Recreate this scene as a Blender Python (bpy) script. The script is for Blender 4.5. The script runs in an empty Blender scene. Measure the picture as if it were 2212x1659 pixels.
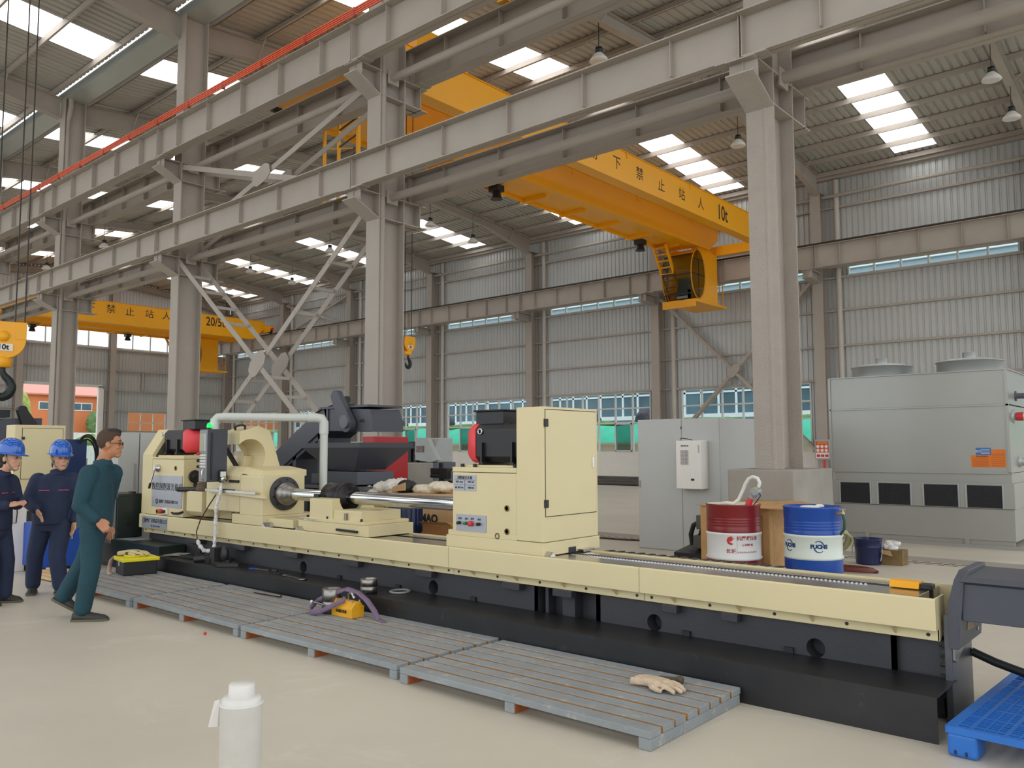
import bpy, bmesh, math, random
from mathutils import Vector as V, Matrix
random.seed(7)
S = bpy.context.scene
COL = S.collection
PI = math.pi

# ------------------------------------------------------------------ camera
cd = bpy.data.cameras.new('camera'); cam = bpy.data.objects.new('camera', cd); COL.objects.link(cam)
cd.sensor_fit = 'HORIZONTAL'; cd.sensor_width = 36.0; cd.lens = 36.0 * 1770.0 / 2212.0
cd.clip_start = 0.05; cd.clip_end = 600
RX, RY, RZ = V((0.7558, 0.6543, -0.0026)), V((0.0536, -0.0579, 0.9969)), V((0.6526, -0.7540, -0.0788))  # right, up, back
m = Matrix((RX, RY, RZ)).transposed()
# re-orthonormalise
zx = m.col[2].normalized(); xx = (m.col[0] - zx * m.col[0].dot(zx)).normalized(); yy = zx.cross(xx)
m = Matrix((xx, yy, zx)).transposed()
cam.matrix_world = Matrix.Translation((0, 0, 1.55)) @ m.to_4x4()
S.camera = cam

# ------------------------------------------------------------------ sky, exposure
W = bpy.data.worlds.new('overcast_sky'); S.world = W; W.use_nodes = True
nt = W.node_tree; nt.nodes.clear()
wo = nt.nodes.new('ShaderNodeOutputWorld'); bg = nt.nodes.new('ShaderNodeBackground')
tc = nt.nodes.new('ShaderNodeTexCoord'); nz = nt.nodes.new('ShaderNodeTexNoise'); cr = nt.nodes.new('ShaderNodeValToRGB')
nz.inputs['Scale'].default_value = 2.2; nz.inputs['Detail'].default_value = 5
cr.color_ramp.elements[0].position = 0.35; cr.color_ramp.elements[0].color = (0.80, 0.90, 1.0, 1)
cr.color_ramp.elements[1].position = 0.65; cr.color_ramp.elements[1].color = (1.0, 1.0, 1.0, 1)
nt.links.new(tc.outputs['Generated'], nz.inputs['Vector']); nt.links.new(nz.outputs['Fac'], cr.inputs['Fac'])
nt.links.new(cr.outputs['Color'], bg.inputs['Color']); nt.links.new(bg.outputs[0], wo.inputs[0])
bg.inputs['Strength'].default_value = 1.5
S.view_settings.view_transform = 'Standard'; S.view_settings.look = 'None'
S.view_settings.gamma = 1.0; S.view_settings.use_curve_mapping = False
S.view_settings.exposure = 0.32
S.cycles.max_bounces = 8; S.cycles.diffuse_bounces = 5; S.cycles.transparent_max_bounces = 12
S.cycles.use_denoising = True
S.cycles.sample_clamp_indirect = 6.0
SKYLIGHT = 2.6

# ------------------------------------------------------------------ helpers
def lin(h):
    if isinstance(h, str):
        c = [int(h[i:i + 2], 16) / 255 for i in (0, 2, 4)]
        return tuple(x / 12.92 if x <= .04045 else ((x + .055) / 1.055) ** 2.4 for x in c)
    return h
MATS = {}
def mat(name, col, rough=.5, metal=0., var=.06, vs=3., bump=0., bs=60., spec=.5, col2=None, v2=.5, coat=0.):
    """procedural paint / metal / fabric: base colour varied by noise, optional bump and optional second colour in blotches"""
    if name in MATS: return MATS[name]
    M = bpy.data.materials.new(name); M.use_nodes = True; MATS[name] = M
    t = M.node_tree; b = t.nodes['Principled BSDF']; L = t.links
    c = lin(col)
    b.inputs['Roughness'].default_value = rough; b.inputs['Metallic'].default_value = metal
    b.inputs['Specular IOR Level'].default_value = spec; b.inputs['Coat Weight'].default_value = coat
    tc = t.nodes.new('ShaderNodeTexCoord')
    n = t.nodes.new('ShaderNodeTexNoise'); n.inputs['Scale'].default_value = vs; n.inputs['Detail'].default_value = 6
    n.inputs['Roughness'].default_value = .6
    L.new(tc.outputs['Object'], n.inputs['Vector'])
    r = t.nodes.new('ShaderNodeValToRGB'); r.color_ramp.elements[0].position = .3; r.color_ramp.elements[1].position = .7
    a = tuple(max(0, x * (1 - var)) for x in c); d = tuple(min(1, x * (1 + var)) for x in c)
    r.color_ramp.elements[0].color = (*a, 1); r.color_ramp.elements[1].color = (*d, 1)
    L.new(n.outputs['Fac'], r.inputs['Fac'])
    out = r.outputs['Color']
    if col2:
        n2 = t.nodes.new('ShaderNodeTexNoise'); n2.inputs['Scale'].default_value = vs * 2.3; n2.inputs['Detail'].default_value = 8
        n2.inputs['Roughness'].default_value = .7; L.new(tc.outputs['Object'], n2.inputs['Vector'])
        r2 = t.nodes.new('ShaderNodeValToRGB'); r2.color_ramp.elements[0].position = v2; r2.color_ramp.elements[1].position = v2 + .08
        r2.color_ramp.elements[0].color = (0, 0, 0, 1); r2.color_ramp.elements[1].color = (1, 1, 1, 1)
        L.new(n2.outputs['Fac'], r2.inputs['Fac'])
        mx = t.nodes.new('ShaderNodeMix'); mx.data_type = 'RGBA'
        L.new(r2.outputs['Color'], mx.inputs['Factor']); L.new(out, mx.inputs['A']); mx.inputs['B'].default_value = (*lin(col2), 1)
        out = mx.outputs['Result']
    L.new(out, b.inputs['Base Color'])
    if bump:
        nb = t.nodes.new('ShaderNodeTexNoise'); nb.inputs['Scale'].default_value = bs; nb.inputs['Detail'].default_value = 4
        L.new(tc.outputs['Object'], nb.inputs['Vector'])
        bp = t.nodes.new('ShaderNodeBump'); bp.inputs['Strength'].default_value = bump; bp.inputs['Distance'].default_value = .02
        L.new(nb.outputs['Fac'], bp.inputs['Height']); L.new(bp.outputs['Normal'], b.inputs['Normal'])
    return M
def emis(name, col, s):
    if name in MATS: return MATS[name]
    M = bpy.data.materials.new(name); M.use_nodes = True; MATS[name] = M
    b = M.node_tree.nodes['Principled BSDF']; b.inputs['Base Color'].default_value = (*lin(col), 1)
    b.inputs['Emission Color'].default_value = (*lin(col), 1); b.inputs['Emission Strength'].default_value = s
    return M
def glassmat(name, tint, t=.85, rough=.05):
    if name in MATS: return MATS[name]
    M = bpy.data.materials.new(name); M.use_nodes = True; MATS[name] = M
    n = M.node_tree; n.nodes.clear(); o = n.nodes.new('ShaderNodeOutputMaterial')
    a = n.nodes.new('ShaderNodeBsdfTransparent'); a.inputs[0].default_value = (*lin(tint), 1)
    g = n.nodes.new('ShaderNodeBsdfGlossy'); g.inputs['Roughness'].default_value = rough
    fr = n.nodes.new('ShaderNodeLayerWeight'); fr.inputs[0].default_value = .12
    mx = n.nodes.new('ShaderNodeMixShader'); n.links.new(fr.outputs['Fresnel'], mx.inputs[0])
    n.links.new(a.outputs[0], mx.inputs[1]); n.links.new(g.outputs[0], mx.inputs[2]); n.links.new(mx.outputs[0], o.inputs[0])
    return M

def wl(o):
    p = V((0, 0, 0))
    while o: p += o.location; o = o.parent
    return p
class MB:
    """collects shapes in world (or thing-local) coordinates and links them as ONE mesh object"""
    def __init__(s): s.v = []; s.f = []; s.mi = []; s.sm = []; s.m = 0
    def add(s, vs, fs, sm=False):
        o = len(s.v); s.v += [tuple(p) for p in vs]
        for q in fs: s.f.append([i + o for i in q]); s.mi.append(s.m); s.sm.append(sm)
        return s
    def box(s, x0, x1, y0, y1, z0, z1):
        return s.add([(x, y, z) for z in (z0, z1) for y in (y0, y1) for x in (x0, x1)],
                     [(0, 2, 3, 1), (4, 5, 7, 6), (0, 1, 5, 4), (1, 3, 7, 5), (3, 2, 6, 7), (2, 0, 4, 6)])
    def ext(s, pts, vec):
        """polygon (3d points) swept along a vector"""
        n = len(pts); vec = V(vec); a = [V(p) for p in pts]; nn = V((0, 0, 0))
        for i in range(n): nn += a[i].cross(a[(i + 1) % n])
        if nn.dot(vec) > 0: a.reverse()
        b = [p + vec for p in a]
        return s.add(a + b, [tuple(range(n)), tuple(range(2 * n - 1, n - 1, -1))] + [(i, i + n, (i + 1) % n + n, (i + 1) % n) for i in range(n)])
    def px(s, pts, x0, x1): return s.ext([(x0, y, z) for y, z in pts], (x1 - x0, 0, 0))
    def py(s, pts, y0, y1): return s.ext([(x, y0, z) for x, z in pts], (0, y1 - y0, 0))
    def pz(s, pts, z0, z1): return s.ext([(x, y, z0) for x, y in pts], (0, 0, z1 - z0))
    def loft(s, rings, sm=True, caps=True, close=True):
        n = len(rings[0]); vs = [p for r in rings for p in r]; fs = []
        for k in range(len(rings) - 1):
            for i in range(n if close else n - 1):
                j = (i + 1) % n; fs.append((k * n + i, k * n + j, k * n + n + j, k * n + n + i))
        s.add(vs, fs, sm)
        if caps and close:
            s.add(rings[0], [tuple(range(n - 1, -1, -1))]); s.add(rings[-1], [tuple(range(n))])
        return s
    def cyl(s, p0, p1, r0, r1=None, n=16, caps=True, sm=True):
        p0, p1 = V(p0), V(p1); r1 = r0 if r1 is None else r1
        d = (p1 - p0).normalized(); u = d.orthogonal().normalized(); w = d.cross(u)
        ring = lambda c, r: [c + u * (r * math.cos(2 * PI * i / n)) + w * (r * math.sin(2 * PI * i / n)) for i in range(n)]
        return s.loft([ring(p0, r0), ring(p1, r1)], sm, caps)
    def lathe(s, prof, o, ax=(0, 0, 1), n=32, caps=True):
        """profile of (radius, height) turned about an axis through o"""
        o = V(o); d = V(ax).normalized(); u = d.orthogonal().normalized(); w = d.cross(u)
        return s.loft([[o + d * h + u * (max(r, 1e-4) * math.cos(2 * PI * i / n)) + w * (max(r, 1e-4) * math.sin(2 * PI * i / n)) for i in range(n)] for r, h in prof], True, caps)
    def tube(s, pts, r, n=8, caps=True):
        pts = [V(p) for p in pts]; rings = []; u = None
        for i, p in enumerate(pts):
            d = (pts[min(i + 1, len(pts) - 1)] - pts[max(i - 1, 0)]).normalized()
            u = d.orthogonal().normalized() if u is None else (u - d * u.dot(d)).normalized()
            w = d.cross(u); rr = r[i] if isinstance(r, (list, tuple)) else r
            rings.append([p + u * (rr * math.cos(2 * PI * k / n)) + w * (rr * math.sin(2 * PI * k / n)) for k in range(n)])
        return s.loft(rings, True, caps)
    def bar(s, p0, p1, w, h, up=(0, 0, 1)):
        p0, p1 = V(p0), V(p1); d = (p1 - p0).normalized(); a = d.cross(V(up)).normalized(); b = a.cross(d)
        q = [p0 + a * (sx * w / 2) + b * (sy * h / 2) for sx, sy in ((-1, -1), (1, -1), (1, 1), (-1, 1))]
        return s.ext(q, p1 - p0)
    def ell(s, c, r, n=20, k=12, rot=None):
        c = V(c); rings = []
        for i in range(k + 1):
            t = PI * i / k; ring = []
            for j in range(n):
                a = 2 * PI * j / n; q = V((r[0] * math.sin(t) * math.cos(a), r[1] * math.sin(t) * math.sin(a), -r[2] * math.cos(t)))
                ring.append(c + (rot @ q if rot else q))
            rings.append(ring)
        return s.loft(rings, True, False)
    def mesh(s, name, mats, off=V((0, 0, 0))):
        me = bpy.data.meshes.new(name); me.from_pydata([V(p) - off for p in s.v], [], s.f)
        for m_ in (mats if isinstance(mats, (list, tuple)) else [mats]): me.materials.append(m_)
        me.polygons.foreach_set('material_index', s.mi); me.polygons.foreach_set('use_smooth', s.sm); me.update()
        return me
    def obj(s, name, mats, parent=None, bevel=0., seg=2):
        o = bpy.data.objects.new(name, s.mesh(name, mats, wl(parent))); COL.objects.link(o); o.parent = parent
        if bevel:
            b = o.modifiers.new('bevel', 'BEVEL'); b.width = bevel; b.segments = seg; b.limit_method = 'ANGLE'; b.angle_limit = .6
        return o
def box(*a): return MB().box(*a)
def tag(o, label, cat, group=None, kind=None):
    o['label'] = label; o['category'] = cat
    if group: o['group'] = group
    if kind: o['kind'] = kind
    return o
def struct(o): o['kind'] = 'structure'; return o
def thing(name, label, cat, loc=(0, 0, 0), group=None):
    o = bpy.data.objects.new(name, None); COL.objects.link(o); o.location = loc; o.empty_display_size = .1
    return tag(o, label, cat, group)
def kids(o): return [c for c in bpy.data.objects if c.parent == o]
def dup(o, loc, rz=None, label=None, group=None, parent=None):
    c = o.copy(); COL.objects.link(c); c.parent = parent
    if loc is not None: c.location = loc
    if rz is not None: c.rotation_euler = (0, 0, rz)
    if label: c['label'] = label
    if group: c['group'] = group
    for ch in kids(o): dup(ch, None, parent=c)
    return c
ORD = ['first', 'second', 'third', 'fourth', 'fifth', 'sixth', 'seventh', 'eighth', 'ninth', 'tenth', 'eleventh', 'twelfth', 'thirteenth', 'fourteenth', 'fifteenth', 'sixteenth']
def text(body, name, m_, o, xdir, updir, size, parent=None, sx=1., bold=0., align='CENTER'):
    """lettering as a thin mesh: o is the middle of the line, xdir the reading direction"""
    cu = bpy.data.curves.new('letters', 'FONT'); cu.body = body; cu.size = size; cu.align_x = align; cu.align_y = 'CENTER'; cu.extrude = .0015; cu.offset = bold; cu.resolution_u = 3
    t = bpy.data.objects.new('letters', cu); COL.objects.link(t); bpy.context.view_layer.update()
    me = bpy.data.meshes.new_from_object(t.evaluated_get(bpy.context.evaluated_depsgraph_get()))
    bpy.data.objects.remove(t); bpy.data.curves.remove(cu)
    x = V(xdir).normalized(); u = V(updir).normalized(); n = x.cross(u); off = wl(parent)
    for v in me.vertices: v.co = V(o) - off + x * (v.co.x * sx) + u * v.co.y + n * v.co.z
    me.materials.clear(); me.materials.append(m_); me.name = name
    ob = bpy.data.objects.new(name, me); COL.objects.link(ob); ob.parent = parent
    return ob

# ------------------------------------------------------------------ paints
steel = mat('grey_steel_paint', 'a89f95', .55, var=.05, vs=1.2, bump=.05, bs=90)
steel_d = mat('grey_steel_paint_aged', '9d948b', .6, var=.07, vs=.8)
render_c = mat('sprayed_fireproof_render', 'aaa197', .9, var=.05, vs=2, bump=.55, bs=55)
sheet = mat('galvanised_wall_sheet', 'b9bab8', .42, .25, var=.03, vs=.35)
roofm = mat('roof_deck_sheet', 'b4b1aa', .5, .1, var=.05, vs=.4)
wht = mat('white_paint', 'e6e2da', .6, var=.03)
frame_m = mat('white_window_frame', 'd6d6d2', .45, var=.02)
glassm = glassmat('window_glass', 'd8e6e8')
yel = mat('crane_yellow_paint', 'f2a90c', .38, var=.03, vs=.6)
blk = mat('black_paint', '1c1c1e', .45, var=.1)
blk_r = mat('black_rubber', '161616', .6, var=.1)
cream = mat('cream_machine_paint', 'd9cb9f', .42, var=.025, vs=1.5)
dark = mat('charcoal_machine_paint', '37373b', .5, var=.12, vs=2.5, bump=.05, bs=40)
slate = mat('slate_grey_paint', '494b54', .45, var=.05, vs=2)
chrome = mat('bright_steel', 'c8c8c8', .18, 1., var=.04, vs=6)
steelm = mat('worn_machined_steel', '8f8c88', .32, 1., var=.2, vs=5)
ltgrey = mat('light_grey_cabinet_paint', 'b9bab7', .45, var=.02)
plate_m = mat('satin_aluminium_plate', 'a9adb4', .4, .4, var=.04)
red = mat('red_paint', 'd22f36', .4, var=.04)
ink = mat('black_lettering', '222020', .6, var=.02)
wood_y = mat('raw_pine', 'b98a55', .75, var=.18, vs=9)
conc = mat('bare_concrete', '99948b', .85, var=.14, vs=1.6, bump=.12, bs=30)
galv = mat('galvanised_steel', 'aeb2b0', .4, .55, var=.06, vs=2)
# ================================================================== THE SETTING
def floor_mat():
    M = mat('polished_concrete_floor', 'c9c1b1', .42, var=.07, vs=.55, col2=None)
    t = M.node_tree; L = t.links; b = t.nodes['Principled BSDF']
    tc = t.nodes.new('ShaderNodeTexCoord'); n = t.nodes.new('ShaderNodeTexNoise'); n.inputs['Scale'].default_value = 1.3; n.inputs['Detail'].default_value = 10; n.inputs['Roughness'].default_value = .72; n.inputs['Distortion'].default_value = .8
    L.new(tc.outputs['Object'], n.inputs['Vector'])
    r = t.nodes.new('ShaderNodeValToRGB'); r.color_ramp.elements[0].position = .56; r.color_ramp.elements[1].position = .70
    r.color_ramp.elements[0].color = (0, 0, 0, 1); r.color_ramp.elements[1].color = (.55, .55, .55, 1)
    L.new(n.outputs['Fac'], r.inputs['Fac'])
    mx = t.nodes.new('ShaderNodeMix'); mx.data_type = 'RGBA'; old = b.inputs['Base Color'].links[0].from_socket
    L.new(r.outputs['Color'], mx.inputs['Factor']); L.new(old, mx.inputs['A']); mx.inputs['B'].default_value = (*lin('dcd6ca'), 1)
    L.new(mx.outputs['Result'], b.inputs['Base Color'])
    return M
struct(MB().box(-61, 12, -14, 35.4, -.3, 0).obj('floor', floor_mat()))

def ribs(a0, a1, pitch=.24, d=.035):
    """profile of a trapezoidal sheet: list of (a, depth)"""
    out = []; n = max(1, round((a1 - a0) / pitch)); p = (a1 - a0) / n
    for i in range(n):
        s = a0 + i * p; out += [(s, 0), (s + p * .62, 0), (s + p * .72, d), (s + p * .9, d)]
    return out + [(a1, 0)]
def sheet_y(b, x0, x1, z0, z1, y):       # wall sheet facing -Y
    r = ribs(x0, x1); b.loft([[(x, y + d, z0) for x, d in r], [(x, y + d, z1) for x, d in r]], False, False, False)
def sheet_x(b, y0, y1, z0, z1, x):       # end wall sheet facing +X
    r = ribs(y0, y1); b.loft([[(x - d, y, z0) for y, d in r], [(x - d, y, z1) for y, d in r]], False, False, False)
RIDGE, VAL, EAVE, SL = 22.75, 10.5, 35.2, .085
def zr(y):                               # rafter top line
    return 13.15 + .085 * (12.25 - abs(y - 22.75)) if y > 10.5 else 13.15 + .085 * (12.25 - abs(y + 1.75))
BAYX = [-4.72 - 8 * k for k in range(8)]  # wall column centres
WX0 = [x - 8 for x in BAYX[:7]]

# far wall: white plinth, sheets round two strips of windows, girts
b = MB()
for k in range(-2, 7):
    xl = -12.72 - 8 * k
    wx0, wx1 = xl + 1.12, min(xl + 7.35, 12)
    sheet_y(b, xl - .25, wx0, 1.37, 13.3, 35.2); sheet_y(b, wx0, wx1, 4.35, 8.84, 35.2); sheet_y(b, wx0, wx1, 9.95, 13.3, 35.2)
    sheet_y(b, wx1, xl + 7.75, 1.37, 13.3, 35.2)
wf = struct(b.obj('wall_far', sheet))
MB().box(-61, 12, 35.15, 35.4, 0, 1.37).obj('plinth', wht, wf)
for i, z in enumerate((4.42, 5.86, 7.37, 8.78, 10.02, 11.82)):
    MB().box(-60.8, 12, 35.05, 35.19, z - .05, z + .04).obj('girt', steel, wf)
MB().box(-60.8, 12, 34.95, 35.19, 13.05, 13.32).obj('eave_strip', steel, wf)
# windows of the far wall
wn = 0
def window_y(xa, xb, za, zb, hs, nv, y=35.2):
    global wn; wn += 1
    f = MB(); t = .035
    for x in [xa + (xb - xa) * i / nv for i in range(nv + 1)]: f.box(x - t, x + t, y - .05, y + .06, za, zb)
    for z in [za] + hs + [zb]: f.box(xa, xb, y - .045, y + .055, z - t, z + t)
    w = struct(f.obj('window_%d' % wn, frame_m))
    MB().add([(xa, y, za), (xb, y, za), (xb, y, zb), (xa, y, zb)], [(0, 1, 2, 3)]).obj('pane', glassm, w)
    return w
for k in range(0, 7):
    xl = -12.72 - 8 * k
    w = window_y(xl + 1.12, xl + 7.35, 1.37, 4.35, [2.84, 3.58], 6)
    for q in (1, 4):                                        # sliding sashes low in the strip
        xs = xl + 1.12 + 6.23 / 6 * q; f = MB()
        for (u0, u1, w0, w1) in ((0, 1, 0, .06), (0, 1, 1.36, 1.42), (0, .06, 0, 1.42), (.94, 1, 0, 1.42)):
            f.box(xs + u0 * 1.0, xs + u1 * 1.0, 35.1, 35.16, 1.4 + w0, 1.4 + w1)
        f.obj('sash', frame_m, w)
        MB().add([(xs + .05, 35.13, 1.45), (xs + .95, 35.13, 1.45), (xs + .95, 35.13, 2.78), (xs + .05, 35.13, 2.78)], [(0, 1, 2, 3)]).obj('sash_glass', glassmat('tinted_glass', '8fa5a4'), w)
    window_y(xl + 1.12, xl + 7.35, 8.84, 9.95, [9.4], 6)

# end wall (left): sheet with a tall doorway and high and low windows
b = MB(); X = -61.0; YD = (20.05, 24.95); HW = (8.95, 10.6)
segs = [(-14, 19.55, 0), (19.55, 20.05, 0), (20.05, 24.95, 6.07), (24.95, 25.6, 0)]
sheet_x(b, -14, 20.05, 0, HW[0], X); sheet_x(b, 20.05, 24.95, 6.07, HW[0], X); sheet_x(b, 24.95, 27.15, 0, HW[0], X)
sheet_x(b, 27.15, 30.0, 0, 2.85, X); sheet_x(b, 27.15, 30.0, 4.3, HW[0], X); sheet_x(b, 30.0, 35.2, 0, HW[0], X)
sheet_x(b, -14, 35.2, HW[1], 14.3, X)
we = struct(b.obj('wall_left', sheet))
for z in (1.45, 2.9, 4.37, 5.87, 7.33, 8.85, 10.65, 12.0):
    g = MB()
    for (a, c) in ((-14, 20.0), (20.0, 25.0), (25.0, 35.1)):
        if a == 20.0 and z < 6: continue
        g.box(-60.99, -60.85, a, c, z - .05, z + .04)
    g.obj('girt', steel, we)
MB().box(-60.98, -60.85, 28.05, 28.2, 5.87, 7.33).obj('sheet_post', steel, we)
for i, y in enumerate((1.6, 7.6, 13.65, 19.7, 25.8, 31.5)):
    cb = MB(); cb.box(-60.95, -60.92, y - .2, y + .2, 0, 13.2).box(-60.6, -60.57, y - .2, y + .2, 0, 13.2).box(-60.92, -60.6, y - .012, y + .012, 0, 13.2)
    tag(cb.obj('wall_post', steel), 'grey steel post of the end wall, ' + ORD[5 - i] + ' from the corner with the long wall', 'column', 'posts of the end wall')
f = MB()
for (y0, y1) in ((-14, 19.5), (19.9, 25.6), (26.0, 31.3), (31.7, 35.1)):
    n = round((y1 - y0) / 1.4)
    for i in range(n + 1): f.box(X - .03, X + .05, y0 + (y1 - y0) * i / n - .04, y0 + (y1 - y0) * i / n + .04, *HW)
for z in HW: f.box(X - .03, X + .05, -14, 35.1, z - .06, z + .06)
wn += 1; w = struct(f.obj('window_%d' % wn, frame_m)); MB().add([(X, -14, HW[0]), (X, 35.1, HW[0]), (X, 35.1, HW[1]), (X, -14, HW[1])], [(0, 1, 2, 3)]).obj('pane', glassm, w)
f = MB()
for i in range(4): f.box(X - .03, X + .05, 27.15 + .95 * i - .03, 27.15 + .95 * i + .03, 2.85, 4.3)
for z in (2.85, 3.55, 4.3): f.box(X - .03, X + .05, 27.15, 30, z - .03, z + .03)
wn += 1; w = struct(f.obj('window_%d' % wn, frame_m)); MB().add([(X, 27.15, 2.85), (X, 30, 2.85), (X, 30, 4.3), (X, 27.15, 4.3)], [(0, 1, 2, 3)]).obj('pane', glassm, w)
f = MB()
for y in YD: f.box(X - .1, X + .15, y - .12 if y < 22 else y, y if y < 22 else y + .28, 0, 6.1)
f.box(X - .1, X + .15, 19.9, 25.2, 6.02, 6.2)
d = struct(f.obj('door_1', frame_m))
MB().box(-60.95, -60.8, 25.0, 25.3, .02, 5.9).obj('sliding_leaf_edge', wht, d)

# roofs: trapezoidal deck with skylight strips, purlins, gutter
SKY = [(-9.4 - 8 * k, -7.85 - 8 * k) for k in range(-2, 7)]
def roof(name, y0, yr, y1, sky_rows):
    b = MB(); off = .21
    edges = [-61] + [e for s_ in reversed(SKY) for e in s_] + [12]
    def strip(x0, x1, ya, yb):
        r = ribs(x0, x1, .27, .05); b.loft([[(x, ya, zr(ya) + off + d) for x, d in r], [(x, yb, zr(yb) + off + d) for x, d in r]], False, False, False)
    for i in range(0, len(edges) - 1, 2):
        strip(edges[i], edges[i + 1], y0, yr); strip(edges[i], edges[i + 1], yr, y1)
    for (a, c) in SKY:
        ys = sorted([y0, yr, y1] + [q for rr in sky_rows for q in rr])
        for i in range(len(ys) - 1):
            if not any(abs(ys[i] - rr[0]) < 1e-6 for rr in sky_rows) and ys[i + 1] - ys[i] > 1e-3: strip(a, c, ys[i], ys[i + 1])
    return struct(b.obj(name, roofm))
skym = emis('daylit_translucent_skylight', 'ffffff', SKYLIGHT)
def purlins(par, y0, y1, s):
    n = int(abs(y1 - y0) / 1.45) + 1
    for i in range(n):
        y = y0 + s * 1.45 * i; z = zr(y); b = MB()
        b.box(-60.9, 12, y - .01, y + .01, z, z + .2).box(-60.9, 12, y - .06 * s - .01, y + .01, z, z + .012).box(-60.9, 12, y - .01, y + .06, z + .19, z + .2)
        b.obj('purlin', steel, par)
def skylights(par, rows):
    for (a, c) in SKY:
        for (ya, yb) in rows:
            ym = (ya + yb) / 2; b = MB()
            b.ext([(a, ya, zr(ya) + .215), (c, ya, zr(ya) + .215), (c, yb, zr(yb) + .215), (a, yb, zr(yb) + .215)], (0, 0, .012)); b.obj('skylight_panel', skym, par)
FR = [(11.3, 21.4), (24.0, 34.5)]; NR = [(-12.5, -3.0), (-.5, 9.9)]
cf = roof('ceiling', VAL + .35, RIDGE, EAVE + .2, FR); skylights(cf, FR)
purlins(cf, 34.8, 23.2, -1); purlins(cf, 11.1, 22.4, 1)
cn = roof('ceiling', -14, -1.75, VAL - .35, NR); skylights(cn, NR)
purlins(cn, 9.9, -1.4, -1); purlins(cn, -13.3, -2.2, 1)
for par, rows in ((cf, ((11, 22.6), (22.9, 34.7))), (cn, ((-1.6, 9.9),))):
    for k in range(-1, 7):
        for dx in (2.3, 5.3):
            for (ya, yb) in rows:
                x = -12.72 - 8 * k + dx; MB().bar((x, ya, zr(ya) + .04), (x, yb, zr(yb) + .04), .018, .018).obj('sag_rod', steel, par)
b = MB(); gm = mat('gutter_steel', 'b7bcb8', .35, .5, var=.05, vs=1)
b.box(-61, 12, VAL - .3, VAL + .3, 13.08, 13.1).box(-61, 12, VAL - .32, VAL - .3, 13.08, 13.36).box(-61, 12, VAL + .3, VAL + .32, 13.08, 13.36)
struct(b.obj('trim_1', gm))

# rafters
def rafter(name, x, pts, label, group):
    """pts: list of (y, depth) along the slope"""
    b = MB(); t = .012
    top = [(y, zr(y)) for y, d in pts]; bot = [(y, zr(y) - d) for y, d in pts]
    for i in range(len(pts) - 1):
        b.px([bot[i], bot[i + 1], top[i + 1], top[i]], x - t / 2, x + t / 2)
        for a, c in ((top[i], top[i + 1]), (bot[i], bot[i + 1])): b.bar((x, *a), (x, *c), .24, .018)
    o = b.obj(name, steel); tag(o, label, 'beam', group)
    y = pts[0][0]
    for i in range(1, 9):
        s = 1 if pts[-1][0] > pts[0][0] else -1; yy = y + s * 2.9 * i - s * 1.2
        if not min(p[0] for p in pts) < yy < max(p[0] for p in pts): continue
        for q in range(len(pts) - 1):
            if min(pts[q][0], pts[q + 1][0]) <= yy <= max(pts[q][0], pts[q + 1][0]):
                u = (yy - pts[q][0]) / (pts[q + 1][0] - pts[q][0]); dd = pts[q][1] * (1 - u) + pts[q + 1][1] * u
        MB().bar((x, yy, zr(yy) - dd), (x + .45, yy, zr(yy) + .05), .03, .03).obj('fly_brace', steel, o)
    return o
names = ['over the cooling unit', 'over the control cabinet', 'over the cream drive cabinet', 'beyond the polished shaft', 'above the crossed lattice braces', 'above the far yellow crane', 'before the end wall', 'against the end wall']
for k in range(8):
    x = -4.6 - 8 * k
    rafter('roof_rafter', x, [(10.85, .68), (14.5, .38), (22.75, .36), (31, .36), (34.55, .85)], 'tapered grey roof rafter of the far bay ' + names[k], 'roof rafters of the far bay')
for k in range(-1, 7):
    x = -4.6 - 8 * k
    rafter('roof_rafter', x, [(10.15, .68), (6.5, .38), (-1.75, .36), (-10, .36), (-14, .85)], 'tapered grey roof rafter of the near bay, ' + ORD[k + 1] + ' frame counted from the right', 'roof rafters of the near bay')

# ------------------------------------------------------------------ columns of the middle row
PX = [-4.43 - 7.99 * k for k in range(-1, 5)]
def Hcol(b, x, y0, y1, z0, z1, w=.39, t=.025):
    b.box(x - w / 2, x + w / 2, y0, y0 + t, z0, z1).box(x - w / 2, x + w / 2, y1 - t, y1, z0, z1).box(x - .01, x + .01, y0 + t, y1 - t, z0, z1)
def bracket(root, x, z0, z1, m_):
    for side in (-1, 1):
        b = MB(); w = .195
        ya, yb = (9.58, 10.17) if side < 0 else (11.44, 10.83)
        # sloping (front) or square (rear) bottom plate, top plate, two web plates
        if side < 0:
            zt = z1 - .19
            b.px([(ya, zt), (yb, z0), (yb, z0 - .025), (ya - .01, zt - .025)], x - w, x + w)
            b.px([(ya + .1, zt - .02), (yb, z0), (yb, z1), (ya + .1, z1)], x - .012, x + .012)
            b.box(x - w, x + w, ya + .12, ya + .14, zt - .05, z1)
        else:
            b.box(x - w, x + w, yb, ya, z0, z0 + .02); b.box(x - .012, x + .012, yb, ya - .12, z0, z1)
            b.box(x - w, x + w, ya - .2, ya - .18, z0, z1)
        b.box(x - w, x + w, min(ya, yb), max(ya, yb), z1 - .02, z1)
        b.obj('bracket', m_, root)
    b = MB()
    for z in (z0, z1 - .02): b.box(x - .195, x + .195, 10.19, 10.81, z, z + .02)
    b.obj('stiffener_plate', m_, root)
clab = ['grey steel column to the right of the frame', 'nearest grey steel column, rough sprayed, on the concrete block behind the oil drums',
        'grey steel column with a downpipe rising behind the polished shaft', 'grey steel column rising behind the red and black headstock motor',
        'grey steel column with a downpipe standing before the open doorway', 'grey steel column at the far left edge, behind the hanging hook block']
cols = []
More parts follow.
